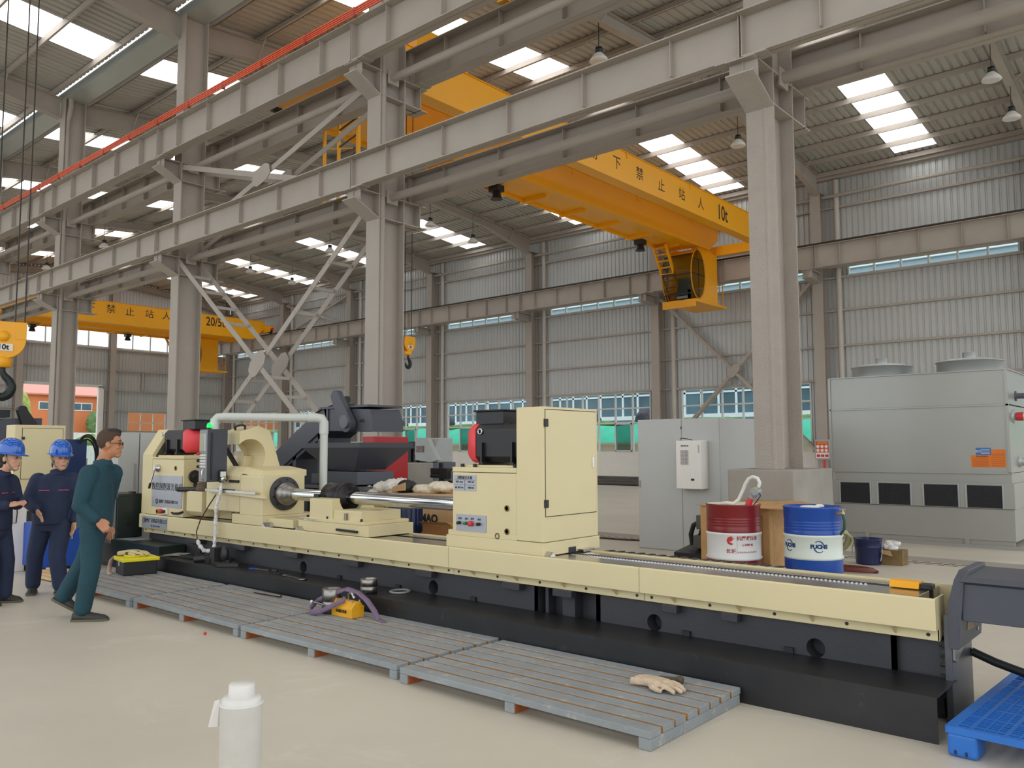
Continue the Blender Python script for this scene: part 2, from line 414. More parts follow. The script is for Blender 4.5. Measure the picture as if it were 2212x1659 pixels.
for i, x in enumerate(PX):
    m_ = render_c if i == 1 else steel
    r = thing('steel_column', clab[i], 'column', (x, 10.5, 1.28), 'columns of the middle row')
    b = MB(); Hcol(b, x, 10.17, 10.83, 1.28, 13.1)
    if i == 1:   # sprayed coat fills the inner corners
        b.lathe([(.075, 1.28), (.075, 6.05)], (x + .07, 10.235, 0), n=14)
    b.obj('shaft', m_, r, .006 if i == 1 else 0)
    bracket(r, x, 6.065, 6.54, m_); bracket(r, x, 8.556, 9.05, steel)
    if i in (2, 4):
        b = MB(); px_ = x + .115
        b.cyl((px_, 10.29, 1.35), (px_, 10.29, 12.2), .08, n=18)
        b.tube([(px_, 10.29, 12.2), (px_ + .02, 10.3, 12.4), (px_ + .1, 10.32, 12.65), (px_ + .12, 10.34, 12.85), (px_ + .12, 10.34, 13.1)], .08, 14)
        for z in (3.9, 4.0, 7.95, 8.15): b.cyl((px_, 10.29, z), (px_, 10.29, z + .03), .084, n=18)
        b.obj('downpipe', m_, r)
    cols.append(r)
    p = MB(); hw = .435 if i != 2 else .68
    p.box(x - hw, x + hw, 9.87, 11.2, 0, 1.28)
    tag(p.obj('concrete_block', conc, None, .015), ['square concrete column base beyond the right edge', 'concrete block under the nearest column, behind the wooden crate', 'concrete block under the column behind the polished shaft', 'concrete column block behind the headstock', 'concrete column block behind the cream cabinet at the doorway', 'concrete column block at the far left edge'][i], 'column base', 'concrete column bases')

# ------------------------------------------------------------------ crane runway girders
def girder_proto(name, x0, L, y, z0, z1, wt, wb, label, group, m_=steel, rail=False):
    r = thing(name, label, 'girder', (x0, y, z0), group)
    b = MB(); x1 = x0 + L
    b.box(x0 + .01, x1 - .01, y - .006, y + .006, z0, z1).box(x0 + .005, x1 - .005, y - wt, y + wt, z1 - .018, z1).box(x0 + .01, x1 - .01, y - wb, y + wb, z0, z0 + .016)
    b.obj('beam', m_, r)
    xs = [.02, 1.03, 2.5, 4.0, 5.49, 6.97, 7.97]
    for q in xs:
        for s in (-1, 1):
            full = q in (.02, 7.97)
            MB().box(x0 + q - .006, x0 + q + .006, *sorted((y, y + s * (wb - .005))), z0 + (.016 if full else .06), z1 - .018).obj('stiffener', m_, r)
    for xa in (x0 + .05, x1 - .35): MB().box(xa, xa + .3, y - wb - .01, y + wb + .01, z0 - .02, z0).obj('bearing_plate', m_, r)
    if not rail: return r
    b = MB(); b.box(x0, x1, y - .055, y + .055, z1, z1 + .015).box(x0, x1, y - .008, y + .008, z1 + .015, z1 + .09).box(x0, x1, y - .035, y + .035, z1 + .09, z1 + .13); b.obj('rail', mat('dark_rail_steel', '4a443f', .5, .6), r)
    return r
where = ['right of the nearest column', 'between the nearest column and the downpipe column', 'beyond the downpipe column', 'above the headstock', 'at the far left']
GL = {}
for key, y, z0, z1, wt, wb, desc in (('lf', 9.71, 6.56, 7.14, .18, .1, 'lower front'), ('lb', 11.2, 6.56, 7.14, .18, .12, 'lower rear'), ('uf', 9.72, 9.07, 9.84, .19, .14, 'upper front'), ('ub', 11.25, 9.07, 9.84, .2, .15, 'upper rear')):
    p = None
    for i in range(5):
        x0 = PX[i + 1]; lab = desc + ' grey crane runway girder ' + where[i]
        if p is None: p = girder_proto('crane_girder', x0, 7.99, y, z0, z1, wt, wb, lab, desc + ' runway girders')
        else: dup(p, (x0, y, z0), None, lab)
fw = ['right edge', 'behind the nearest column', 'behind the yellow cab', 'over the second wall column', 'over the third wall column', 'over the fourth wall column', 'beside the far crane']
p = None
for k in range(7):
    x0 = -12.4 - 8 * k; lab = 'far wall crane runway girder, ' + (fw[k] if k else 'at the right edge')
    if p is None: p = girder_proto('crane_girder', x0, 8, 33.6, 8.98, 9.9, .2, .15, lab, 'far wall runway girders', rail=True)
    else: dup(p, (x0, 33.6, 8.98), None, lab)
# tie pipes between the columns
p = None
for z, nm in ((6.53, 'lower'), (8.98, 'upper')):
    for i in range(5):
        x0, x1 = PX[i + 1] + .2, PX[i] - .2; lab = nm + ' grey tie pipe between the middle columns ' + where[i]
        b = MB(); b.cyl((x0, 10.5, z), (x1, 10.5, z), .08, n=16); b.box(x0 - .01, x0 + .01, 10.36, 10.64, z - .14, z + .12).box(x1 - .01, x1 + .01, 10.36, 10.64, z - .14, z + .12)
        tag(b.obj('tie_pipe', steel), lab, 'pipe', 'tie pipes of the middle row')
wall_where = ['at the right edge', 'behind the nearest column', 'next to the yellow cab', 'above the drive cabinet', 'left of the drive cabinet', 'behind the lattice braces', 'by the far crane']
for z, nm, y in ((12.28, 'high', 34.9), (9.22, 'low', 34.95)):
    for k in range(7):
        x1 = -4.94 - 8 * k; x0 = -12.5 - 8 * k
        b = MB()
        if nm == 'high': b.cyl((x0, y, z), (x1, y, z), .07, n=12)
        else: b.box(x0, x1, y - .06, y + .06, z - .06, z + .06)
        tag(b.obj('tie_pipe', steel), nm + ' grey tie pipe along the far wall ' + wall_where[k], 'pipe', 'tie pipes of the far wall')
# far wall columns
p = None
wlab = ['grey wall column at the right edge', 'grey wall column right of the nearest column, above the red notice', 'grey wall column under the yellow cab', 'grey wall column just left of the drive cabinet', 'grey wall column right of the downpipe column', 'grey wall column left of the downpipe column', 'grey wall column behind the lattice braces', 'grey wall column in the far corner of the hall']
for k in range(8):
    x = -4.72 - 8 * k
    if p is None:
        p = thing('wall_column', wlab[0], 'column', (x, 34.85, 0), 'columns of the far wall')
        b = MB(); Hcol(b, x, 34.6, 35.16, 0, 12.5, .44); b.box(x - .22, x + .22, 34.5, 35.16, 12.45, 12.48); b.obj('shaft', steel, p)
        b = MB(); b.box(x - .2, x + .2, 33.35, 34.6, 8.93, 8.96).box(x - .012, x + .012, 33.42, 34.6, 8.6, 8.93).box(x - .2, x + .2, 33.5, 33.52, 8.6, 8.93).px([(33.42, 8.6), (34.6, 8.52), (34.6, 8.54), (33.42, 8.62)], x - .2, x + .2); b.obj('bracket', steel, p)
        b = MB(); b.cyl((x + .75, 35.05, .3), (x + .75, 35.05, 13), .11, n=14); b.obj('downpipe', mat('pale_downpipe', 'bdb5aa', .5), p)
    else: dup(p, (x, 34.85, 0), None, wlab[k])
# ================================================================== THE LONG MACHINE
mach = thing('deep_hole_machine', 'long cream and charcoal horizontal machine with a polished shaft', 'machine', (-6.2, 5.45, 0))
def plate_holes(b, x0, x1, z0, z1, y, holes, dep=.12, n=24):
    """front plate facing -Y with round holes; dark pockets behind"""
    xs = [x0] + [h[0] + s * .11 for h in holes for s in (-1, 1)] + [x1]
    for i in range(0, len(xs), 2): b.add([(xs[i], y, z0), (xs[i + 1], y, z0), (xs[i + 1], y, z1), (xs[i], y, z1)], [(0, 1, 2, 3)])
    for cx, cz, r in holes:
        ci, sq = [], []
        for k in range(n):
            a = 2 * PI * k / n; c, s = math.cos(a), math.sin(a); q = min((.11 / abs(c)) if abs(c) > 1e-6 else 9, ((z1 - cz) / s) if s > 1e-6 else ((cz - z0) / -s if s < -1e-6 else 9))
            ci.append((cx + r * c, y, cz + r * s)); sq.append((cx + q * c, y, cz + q * s))
        b.loft([sq, ci, [(x, y + dep, z) for x, _, z in ci]], False, False)
        b.add([(x, y + dep, z) for x, _, z in ci], [tuple(range(n))])
        # corner fillers of the square
        for sx in (-1, 1):
            for cz2 in (z0, z1):
                near = sorted(sq, key=lambda p: (p[0] - (cx + sx * .11)) ** 2 + (p[2] - cz2) ** 2)[:2]
                b.add([(cx + sx * .11, y, cz2), near[0], near[1]], [(0, 1, 2)])
b = MB(); YB = 5.24
plate_holes(b, -11.0, -4.263, .0, .46, YB, [(-9.6, .3, .06), (-7.484, .298, .06), (-5.485, .3, .062)])
plate_holes(b, -3.69, -1.525, .0, .46, YB, [(-3.179, .293, .061), (-2.01, .293, .06)])
b.box(-11.0, -4.263, YB + .125, 5.7, 0, .46).box(-3.69, -1.525, YB + .125, 5.7, 0, .46)
b.box(-4.3, -4.263, YB, 5.5, 0, .46).box(-3.69, -3.65, YB, 5.5, 0, .46).box(-4.263, -3.69, 5.36, 5.6, 0, .46)
b.box(-4.2, -4.17, 5.26, 5.37, 0, .46).box(-4.02, -3.9, 5.25, 5.37, 0.2, .42).box(-1.56, -1.525, YB, 5.5, 0, .46).box(-1.525, -1.29, 5.275, 5.7, 0, .46)
bed = b.obj('bed', dark, mach)
cast = mat('rough_green_black_casting', '2b302e', .5, var=.5, vs=14, bump=1., bs=25)
MB().box(-1.30, -1.262, 5.26, 5.7, .12, .44).obj('cast_end', cast, mach)
b = MB()
for xa, xb in ((-9.887, -9.53), (-8.829, -8.528), (-7.755, -7.496), (-6.723, -6.48), (-5.646, -5.437), (-4.588, -4.401), (-4.057, -3.871), (-3.077, -2.956), (-2.62, -2.5)):
    MB().box(xa, xb, 5.165, 5.24, .395, .45).obj('bracket_lug', dark, mach, .004)
for x in (-8.9, -6.85, -5.95, -4.976, -2.916, -2.181):
    MB().box(x - .03, x + .03, 5.22, 5.245, .24, .275).obj('foot_lug', blk, mach)
# skirt: bent sheet, in two lengths
b = MB()
def skirt(xa, xb, y, slant):
    b = MB(); t = .006
    b.px([(y, 0), (y, .239), (5.24, .239), (5.24, .233), (y + t, .233), (y + t, 0)], xa, xb)
    if slant: b.add([], [])
    return b.obj('chip_skirt', mat('oily_black_sheet', '232325', .38, var=.25, vs=3, bump=.06, bs=12, col2='3c3c3e', v2=.62), mach)
skirt(-5.83, -1.21, 4.8, True); skirt(-9.93, -5.84, 4.83, False)
# splash covers
def cover(xa, xb, bolts):
    b = MB(); t = .012
    b.px([(5.119, .517), (5.119, .69), (5.125, .697), (5.137, .697), (5.137, .525), (5.2, .525), (5.2, .45), (5.19, .45), (5.19, .517)], xa, xb)
    c = b.obj('splash_cover', cream, mach, .003)
    n = max(2, round((xb - xa) / .55))
    for i in range(n):
        x = xa + (xb - xa) * (i + .5) / n; MB().ext([(x, 5.125, .518), (x, 5.19, .518), (x, 5.19, .465)], (.012, 0, 0)).obj('gusset', cream, c)
    for i in range(n + 1):
        x = xa + .06 + (xb - xa - .12) * i / n; MB().cyl((x, 5.186, .482), (x, 5.192, .482), .011, n=10).obj('bolt', blk, c)
    return c
cover(-11.055, -5.176, 6); cover(-5.172, -3.231, 4); c3 = cover(-3.227, -1.278, 4)
MB().px([(5.13, .53), (5.13, .69), (5.137, .697), (5.315, .697), (5.335, .52), (5.2, .45), (5.19, .45), (5.19, .517)], -1.29, -1.278).obj('end_plate', cream, c3, .002)
MB().px([(5.13, .53), (5.13, .697), (5.315, .697), (5.335, .52), (5.2, .45), (5.19, .517)], -11.055, -11.04).obj('end_plate', cream, c3)
MB().box(-11.05, -1.25, 5.725, 5.737, .45, .697).obj('rear_cover', cream, mach)
# ways, rack, lead screw trough
way = mat('ground_steel_way', 'b5b0aa', .22, .9, var=.08, vs=4, col2='94867c', v2=.62)
b = MB(); b.box(-11, -1.4, 5.205, 5.49, .46, .684).box(-11, -1.4, 5.14, 5.21, .655, .684); b.obj('front_way', way, mach, .002)
b = MB(); b.box(-11, -1.4, 5.585, 5.722, .46, .684); b.obj('rear_way', way, mach, .002)
b = MB(); b.box(-11, -1.4, 5.49, 5.585, .46, .55); b.obj('trough', mat('brown_oily_steel', '4a3f38', .4, .4, var=.2, vs=6), mach)
b = MB(); x = -4.1
while x < -1.75: b.box(x, x + .014, 5.475, 5.497, .68, .69); x += .028
b.obj('rack', chrome, mach)
b = MB(); b.cyl((-11, 5.54, .6), (-1.5, 5.54, .6), .022, n=12); b.obj('lead_screw', steelm, mach)
for xa in (-6.75, -1.62):
    b = MB(); b.px([(5.45, .69), (5.47, .73), (5.56, .73), (5.56, .69)], xa, xa + .17); s_ = b.obj('travel_stop', yel, mach, .003)
    MB().box(xa + .17, xa + .24, 5.47, 5.55, .69, .72).obj('stop_block', blk, s_, .004)
# wooden wedges at the right end
b = MB().box(-1.275, -1.16, 5.36, 5.48, .5, .64); b.obj('wood_chock', mat('pale_timber', 'c9ab82', .7, var=.15, vs=7), mach, .01)
MB().box(-1.27, -1.2, 5.3, 5.36, .42, .6).obj('wood_chock', MATS['pale_timber'], mach, .01)

# ---- drive box, motor and cabinet on the right
YF = 5.17
b = MB(); b.box(-5.25, -4.146, YF, 5.95, .69, .796); b.obj('saddle', cream, mach, .004)
b = MB(); b.box(-5.23, -4.43, YF + .004, 5.93, .796, .842); b.obj('saddle', cream, mach, .004)
b = MB(); b.box(-4.19, -4.142, 5.5, 5.6, .684, .735); b.obj('saddle_slot', blk, mach)
for y in (5.17, 5.72):
    MB().px([(y, .69), (y + .04, .73), (y + .075, .69)] if y < 5.5 else [(y - .1, .69), (y - .1, .71), (y + .06, .715), (y + .06, .69)], -4.15, -4.08).obj('way_wiper', chrome, mach)
dbx = MB().box(-5.175, -4.432, YF + .006, 5.93, .84, 1.345).obj('drive_box', cream, mach, .005)
b = MB(); b.box(-5.178, -4.432, YF + .002, 5.93, 1.349, 1.392); lid = b.obj('box_lid', cream, mach, .004)
b = MB(); b.box(-5.11, -4.432, YF + .05, 5.9, 1.392, 1.41); b.obj('motor_plate', cream, mach, .003)
for x, y in ((-5.08, 5.2), (-4.93, 5.2), (-4.47, 5.2)): MB().cyl((x, y, 1.392), (x, y, 1.42), .017, n=6).obj('lid_bolt', blk, lid)
def lines(parent, y, rows, size, m_=ink):
    for body, x, z, s_ in rows: text(body, 'lettering', m_, (x, y, z), (1, 0, 0), (0, 0, 1), s_, parent)
pl = MB().box(-5.158, -4.89, YF + .002, YF + .008, 1.186, 1.323).obj('rating_plate', plate_m, mach)
lines(pl, YF + .001, [('刮削滚光头箱', -5.024, 1.298, .03), ('转速  n/min', -5.09, 1.262, .018), ('功率  kW', -4.95, 1.262, .018), ('出厂编号 No.', -5.09, 1.212, .018), ('日期 2023', -4.95, 1.212, .018)], 0)
b = MB(); b.box(-5.15, -4.9, YF, YF + .003, 1.279, 1.281).box(-5.15, -4.9, YF, YF + .003, 1.235, 1.237).box(-5.025, -5.023, YF, YF + .003, 1.19, 1.28); b.obj('plate_rule', ink, pl)
pn = MB().box(-5.125, -4.77, YF - .002, YF + .008, .84, .982).obj('button_panel', plate_m, mach)
grn = mat('green_button', '1f7d4a', .4)
for i, (x, m_, r) in enumerate(((-5.078, blk, .014), (-4.998, grn, .014), (-4.936, red, .023), (-4.845, blk, .014))):
    MB().lathe([(r * .9, 0), (r, -.004), (r, -.03), (r * .9, -.034), (0, -.034)], (x, YF - .002, .908), (0, 1, 0), 16).obj('push_button', m_, pn)
lines(pn, YF - .003, [('启动', -5.078, .945, .02), ('运行', -4.998, .945, .02), ('急停', -4.93, .948, .02), ('停止', -4.845, .945, .02)], 0)
for x, z in ((-4.538, 1.055), (-4.538, .864), (-4.645, .82)):
    MB().lathe([(.026, 0), (.026, -.006), (.017, -.008), (.017, 0)], (x, YF + .006, z), (0, 1, 0), 18).obj('oil_plug', mat('brass_plug', '7d6b45', .35, .8), mach)
cab = MB().box(-4.43, -4.146, YF, 5.93, .8, 1.892).obj('drive_cabinet', cream, mach, .006)
dr = MB().box(-4.15, -4.14, 5.2, 5.903, 1.006, 1.866).obj('door', cream, cab, .002)
b = MB(); b.box(-4.147, -4.1445, 5.194, 5.909, 1.0, 1.872); b.obj('door_gap', ink, cab)
for z in (1.107, 1.759): MB().box(-4.15, -4.128, 5.18, 5.222, z - .032, z + .032).obj('hinge', blk, cab, .004)
h = MB().box(-4.142, -4.132, 5.84, 5.862, 1.385, 1.48).obj('door_lock', chrome, cab, .003)
def motor(px0, px1, fx0, fx1, yc, zc, w, bm_w, flip):
    """square-bodied fan-cooled motor lying along X"""
    m_ = None; h_ = w; c = w * .28
    prof = [(yc + s1 * a, zc + s2 * e) for (s1, s2, a, e) in ((-1, -1, h_, h_ - c), (-1, 1, h_, h_ - c), (-1, 1, h_ - c, h_), (1, 1, h_ - c, h_), (1, 1, h_, h_ - c), (1, -1, h_, h_ - c), (1, -1, h_ - c, h_), (-1, -1, h_ - c, h_))]
    mo = MB().px(prof, px0, px1).obj('motor', blk, mach, .006)
    b = MB(); k = 1.03; sgn = 1 if fx1 > fx0 else -1
    R0 = [(yc + (y - yc) * k, zc + (z - zc) * k) for y, z in prof]
    rings = [[(fx0, y, z) for y, z in R0]]
    for f, q in ((.25, 1.02), (.55, .93), (.8, .75), (.95, .5), (1, .2)): rings.append([(fx0 + (fx1 - fx0) * f, yc + (y - yc) * q, zc + (z - zc) * q) for y, z in R0])
    b.loft(rings if sgn > 0 else rings, True); b.obj('fan_cowl', mat('coral_red_paint', 'e2434b', .45, var=.03), mo)
    tb = MB(); xm = (px0 + px1) / 2 if not flip else px1 - .1
    xa = px0 - .06 if not flip else px1 - .12
    tb.box(xa, xa + .33, yc - .1, yc + .1, zc + h_, zc + h_ + .115).box(xa - .02, xa + .35, yc - .12, yc + .12, zc + h_ + .115, zc + h_ + .13); tb.obj('terminal_box', blk, mo, .006)
    b = MB(); xe = px0 + .06 if not flip else px1 - .55
    b.lathe([(.022 + .007 * math.cos(2 * PI * i / 8), .007 * math.sin(2 * PI * i / 8)) for i in range(9)], (xe, yc - h_ - .01, zc + h_ * .62), (0, 1, 0), 18, False); b.obj('lifting_eye', chrome, mo)
    b = MB()
    for xx in ((px0 + .08, px1 - .14) if not flip else (px0 + .1, px1 - .12)):
        b.box(xx, xx + .05, yc - h_ - .05, yc + h_ + .05, zc - h_ - .025, zc - h_).box(xx, xx + .02, yc - h_ - .03, yc - h_ + .03, zc - h_, zc - h_ + .17)
    b.obj('motor_foot', blk, mo); return mo
mo2 = motor(-5.0, -4.43, -5.0, -5.165, 5.45, 1.6, .165, 0, False)
b = MB(); b.box(-4.96, -4.68, 5.36, 5.52, 1.765, 1.7665); b.obj('motor_label', plate_m, mo2)

# ---- shaft, chuck, steady rest
SY, SZ = 5.46, 1.042
MB().cyl((-8.1, SY, SZ), (-5.17, SY, SZ), .066, n=48).obj('shaft', mat('polished_shaft', 'cfd2d4', .12, 1., var=.02), mach)
ch = MB().lathe([(.0, -.02), (.188, -.02), (.192, -.014), (.192, .03), (.185, .036), (.12, .036)], (-8.228, SY + .02, SZ), (1, 0, 0), 48).obj('spindle_flange', dark, mach)
MB().lathe([(.13, .03), (.13, .1), (.12, .115), (.105, .12), (.105, .17), (.095, .18), (.086, .185), (.086, .24), (.07, .25)], (-8.228, SY, SZ), (1, 0, 0), 48).obj('collet_nose', steelm, ch)
for i in range(10):
    a = 2 * PI * i / 10 + .2; MB().cyl((-8.195, SY + .02 + .162 * math.cos(a), SZ + .162 * math.sin(a)), (-8.185, SY + .02 + .162 * math.cos(a), SZ + .162 * math.sin(a)), .011, n=8).obj('flange_bolt', blk, ch)
b = MB(); b.box(-7.52, -6.35, 5.19, 5.78, .69, .8); st = b.obj('steady_base', cream, mach, .005)
b = MB()
arc = [(SY - .158 * math.cos(PI * i / 12), SZ - .158 * math.sin(PI * i / 12)) for i in range(13)]
b.px([(5.2, 1.03), (5.2, .8), (5.76, .8), (5.76, 1.03)] + arc[::-1], -7.33, -6.95)
b.box(-6.95, -6.5, 5.22, 5.74, .8, .93).box(-7.42, -6.42, 5.185, 5.78, .8, .835)
b.obj('steady_rest', cream, mach, .006)
b = MB(); b.lathe([(.07, 0), (.128, 0), (.15, .01), (.15, .26), (.145, .265)], (-7.32, SY, SZ), (1, 0, 0), 40)
b.lathe([(.06, 0), (.152, 0), (.156, .006), (.156, .05), (.15, .056), (.09, .058), (.085, .075), (.068, .08)], (-7.06, SY, SZ), (1, 0, 0), 48); b.obj('steady_ring', mat('blackened_steel', '262326', .32, .5, var=.15), mach)
b = MB(); b.box(-7.36, -7.28, 5.27, 5.3, 1.03, 1.075); b.obj('clamp_bolt', blk, mach)
for x in (-7.36, -7.02, -6.47): MB().cyl((x, 5.2, .835), (x, 5.2, .86), .013, n=6).obj('steady_bolt', blk, mach)
MB().cyl((-6.72, 5.2, .835), (-6.72, 5.2, .905), .016, n=10).obj('locking_pin', steelm, mach)
b = MB(); b.bar((-6.83, 5.17, .74), (-6.5, 5.17, .735), .02, .022); b.obj('tommy_bar', blk, mach)
for x in (-7.5, -8.15): 
    b = MB(); b.ext([(x, 5.13, .69), (x + .05, 5.13, .74), (x + .1, 5.13, .69)], (0, .14, 0)); b.obj('way_wiper', chrome, mach)
b = MB(); b.cyl((-7.5, 5.19, .83), (-7.2, 5.17, .815), .006, n=8); b.obj('spatula', chrome, mach)

# ---- headstock, left
b = MB(); b.box(-8.85, -8.2, 5.19, 5.95, .69, .8).box(-8.2, -7.7, 5.25, 5.8, .69, .78); b.obj('carriage_slide', cream, mach, .005)
b = MB(); b.px([(5.2, .8), (5.2, 1.235), (5.22, 1.252), (5.75, 1.252), (5.76, 1.24), (5.76, .8)], -8.7, -8.228); b.obj('spindle_box', cream, mach, .006)
b = MB(); b.px([(5.22, .82), (5.22, 1.24), (5.33, 1.345), (5.9, 1.345), (5.9, .82)], -9.5, -8.74)
b.ext([(-8.74, 5.3, 1.345), (-8.74, 5.9, 1.345), (-8.74, 5.9, 1.27), (-8.74, 5.24, 1.27)], (.35, 0, -.04)); b.obj('spindle_cover', cream, mach, .006)
b = MB(); b.lathe([(.0, 0), (.17, 0), (.17, .1), (0, .1)], (-8.6, SY + .03, 1.09), (1, 0, 0), 32); b.obj('gear_guard', blk, mach)
# workpiece guard with a round bite
cy, cz, r = 5.45, 1.47, .205
arc = [(cy + r * math.cos(a), cz + r * math.sin(a)) for a in [-.7 + i * (3.1 / 18) for i in range(19)]]
prof = [(5.305, 1.765), (5.55, 1.838), (5.71, 1.785), (5.87, 1.32), (5.64, 1.32)] + arc
b = MB(); b.px(prof, -9.3, -8.9); gd = b.obj('workpiece_guard', cream, mach, .004)
b = MB(); r2 = .175; cy2 = 5.42
arc2 = [(cy2 + r2 * math.cos(a), 1.47 + r2 * math.sin(a)) for a in [-.75 + i * (3.2 / 18) for i in range(19)]]
b.px([(5.2, 1.75), (5.3, 1.78), (5.6, 1.78), (5.78, 1.32), (5.6, 1.32)] + arc2, -9.34, -9.3); b.obj('guard_lip', cream, gd)
b = MB(); b.tube([(-9.12, 5.37, 1.78), (-9.12, 5.365, 1.83), (-9.02, 5.37, 1.845), (-8.98, 5.38, 1.845), (-8.94, 5.39, 1.83), (-8.94, 5.39, 1.785)], .014, 8); b.obj('guard_handle', blk, gd)
b = MB(); b.tube([(-9.55, 5.28, 1.75), (-9.4, 5.42, 1.55), (-9.32, 5.52, 1.33)], .03, 8); b.obj('black_hose', blk_r, mach)
# gearbox with sign plate, belt guard, motor
hs = MB().box(-10.895, -10.04, 5.2, 5.85, .69, 1.425).obj('gearbox', cream, mach, .006)
b = MB(); b.box(-10.895, -10.04, 5.195, 5.85, 1.428, 1.452).box(-10.8, -10.1, 5.23, 5.8, 1.452, 1.475); b.obj('gearbox_lid', cream, mach, .004)
b = MB(); b.box(-10.04, -9.3, 5.45, 5.85, .69, 1.25).box(-9.75, -9.2, 5.55, 5.85, 1.25, 1.47); b.obj('headstock_body', cream, mach, .006)
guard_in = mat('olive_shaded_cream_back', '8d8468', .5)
b = MB(); b.px([(5.2, .69), (5.2, 1.488), (5.405, 1.825), (5.8, 1.825), (5.8, .69)], -11.18, -10.9); b.obj('belt_guard', cream, mach, .005)
b = MB(); b.px([(5.25, 1.43), (5.25, 1.48), (5.44, 1.79), (5.78, 1.79), (5.78, 1.43)], -10.9, -10.89); b.obj('belt_guard_shaded_side', mat('guard_side_shade', '4d4737', .6), mach)  # thin dark plate: shade on the guard's right side, put into colour
mo1 = motor(-10.88, -10.37, -10.37, -10.2, 5.5, 1.665, .15, 0, True)
b = MB(); b.box(-10.85, -10.42, 5.4, 5.6, 1.815, 1.8165); b.obj('motor_label', plate_m, mo1)
sg = MB().box(-10.865, -10.06, 5.192, 5.199, .80, 1.21).obj('name_plate', plate_m, mach)
lines(sg, 5.191, [('数控刮削滚光机床', -10.46, 1.06, .105), ('德州广达机床有限公司', -10.41, .87, .05)], 0)
b = MB(); b.lathe([(.034, 0), (.034, .002), (.026, .002), (.026, 0)], (-10.72, 5.191, .87), (0, -1, 0), 24, False); b.box(-10.722, -10.692, 5.189, 5.191, .866, .873).box(-10.723, -10.717, 5.189, 5.191, .84, .9); b.obj('maker_mark', ink, sg)
b = MB(); b.lathe([(.05, 0), (.05, -.03), (.03, -.045), (.03, -.07)], (-10.7, 5.2, 1.305), (0, 1, 0), 20); lv = b.obj('shift_lever', chrome, mach)
MB().tube([(-10.7, 5.14, 1.3), (-10.74, 5.13, 1.18), (-10.77, 5.12, 1.1)], [.012, .01, .01], 10).obj('lever_rod', chrome, lv)
MB().cyl((-10.77, 5.12, 1.11), (-10.79, 5.115, 1.04), .016, n=12).obj('lever_grip', blk, lv)
for x, z in ((-10.25, 1.31), (-10.72, .735)): MB().lathe([(.03, 0), (.03, -.006), (.018, -.008), (.018, 0)], (x, 5.2, z), (0, 1, 0), 18).obj('oil_sight', MATS['brass_plug'], mach)
b = MB(); b.lathe([(.0, .03), (.03, .03), (.035, .022), (.06, .022), (.078, .026), (.082, .015), (.08, 0)], (-10.04, 5.345, 1.205), (1, 0, 0), 32); b.obj('hand_dial', blk, mach)
b = MB(); b.tube([(-10.04, 5.36, 1.1), (-9.98, 5.36, 1.06), (-9.95, 5.36, 1.03)], .03, 10); b.cyl((-10.1, 5.16, 1.045), (-9.7, 5.28, 1.055), .03, n=14); b.obj('feed_shaft', blk, mach)
b = MB(); b.lathe([(.08, 0), (.085, .02), (.085, .12), (.06, .14)], (-9.75, 5.28, 1.06), (.95, .3, 0), 24); b.obj('coupling', mat('brown_clutch', '5a4a40', .5, .3, var=.15), mach)
b = MB(); b.pz([(-9.95, 5.2), (-9.57, 5.2), (-9.57, 5.45), (-9.95, 5.45)], .78, 1.03).px([(5.2, .78), (5.26, .725), (5.45, .725), (5.45, .78)], -9.94, -9.57); b.obj('hydraulic_box', cream, mach, .005)
b = MB(); b.box(-9.49, -8.81, 5.25, 5.6, .81, 1.03).box(-8.86, -8.81, 5.235, 5.25, .81, 1.03); b.obj('valve_cover', cream, mach, .005)
b = MB(); b.bar((-9.38, 5.15, 1.062), (-8.28, 5.15, 1.055), .03, .03); b.obj('guide_rail', chrome, mach)
b = MB(); b.ext([(-9.36, 5.15, 1.04), (-8.2, 5.15, 1.035), (-8.15, 5.15, 1.0)], (0, .06, 0)); b.obj('rail_bracket', cream, mach)
b = MB(); b.box(-9.1, -8.75, 5.14, 5.16, 1.06, 1.085).box(-8.95, -8.75, 5.2, 5.23, 1.16, 1.19); b.obj('sensor_bar', blk, mach)
e = MB().box(-10.56, -10.4, 5.17, 5.2, .715, .79).obj('stop_switch_plate', wht, mach, .006)
MB().lathe([(.025, 0), (.032, -.02), (.032, -.04), (0, -.045)], (-10.52, 5.17, .75), (0, 1, 0), 18).obj('emergency_stop', red, e)
MB().lathe([(.018, 0), (.018, -.03), (0, -.03)], (-10.45, 5.17, .75), (0, 1, 0), 14).obj('switch_knob', blk, e)
b = MB(); b.tube([(-10.28, 5.18, .74), (-10.2, 5.16, .735), (-10.1, 5.17, .74), (-10.02, 5.19, .76)], .014, 8); b.obj('cable', blk_r, mach)
sn = MB().box(-10.97, -10.27, 5.113, 5.119, .525, .675).obj('maker_plate', plate_m, mach)
lines(sn, 5.112, [('德州广达机床有限公司', -10.58, .62, .062), ('TEL  0534   FAX  0534', -10.58, .555, .026)], 0)
b = MB(); b.lathe([(.034, 0), (.034, .002), (.026, .002), (.026, 0)], (-10.9, 5.112, .615), (0, -1, 0), 24, False).box(-10.9, -10.872, 5.11, 5.112, .611, .618); b.obj('maker_mark', ink, sn)

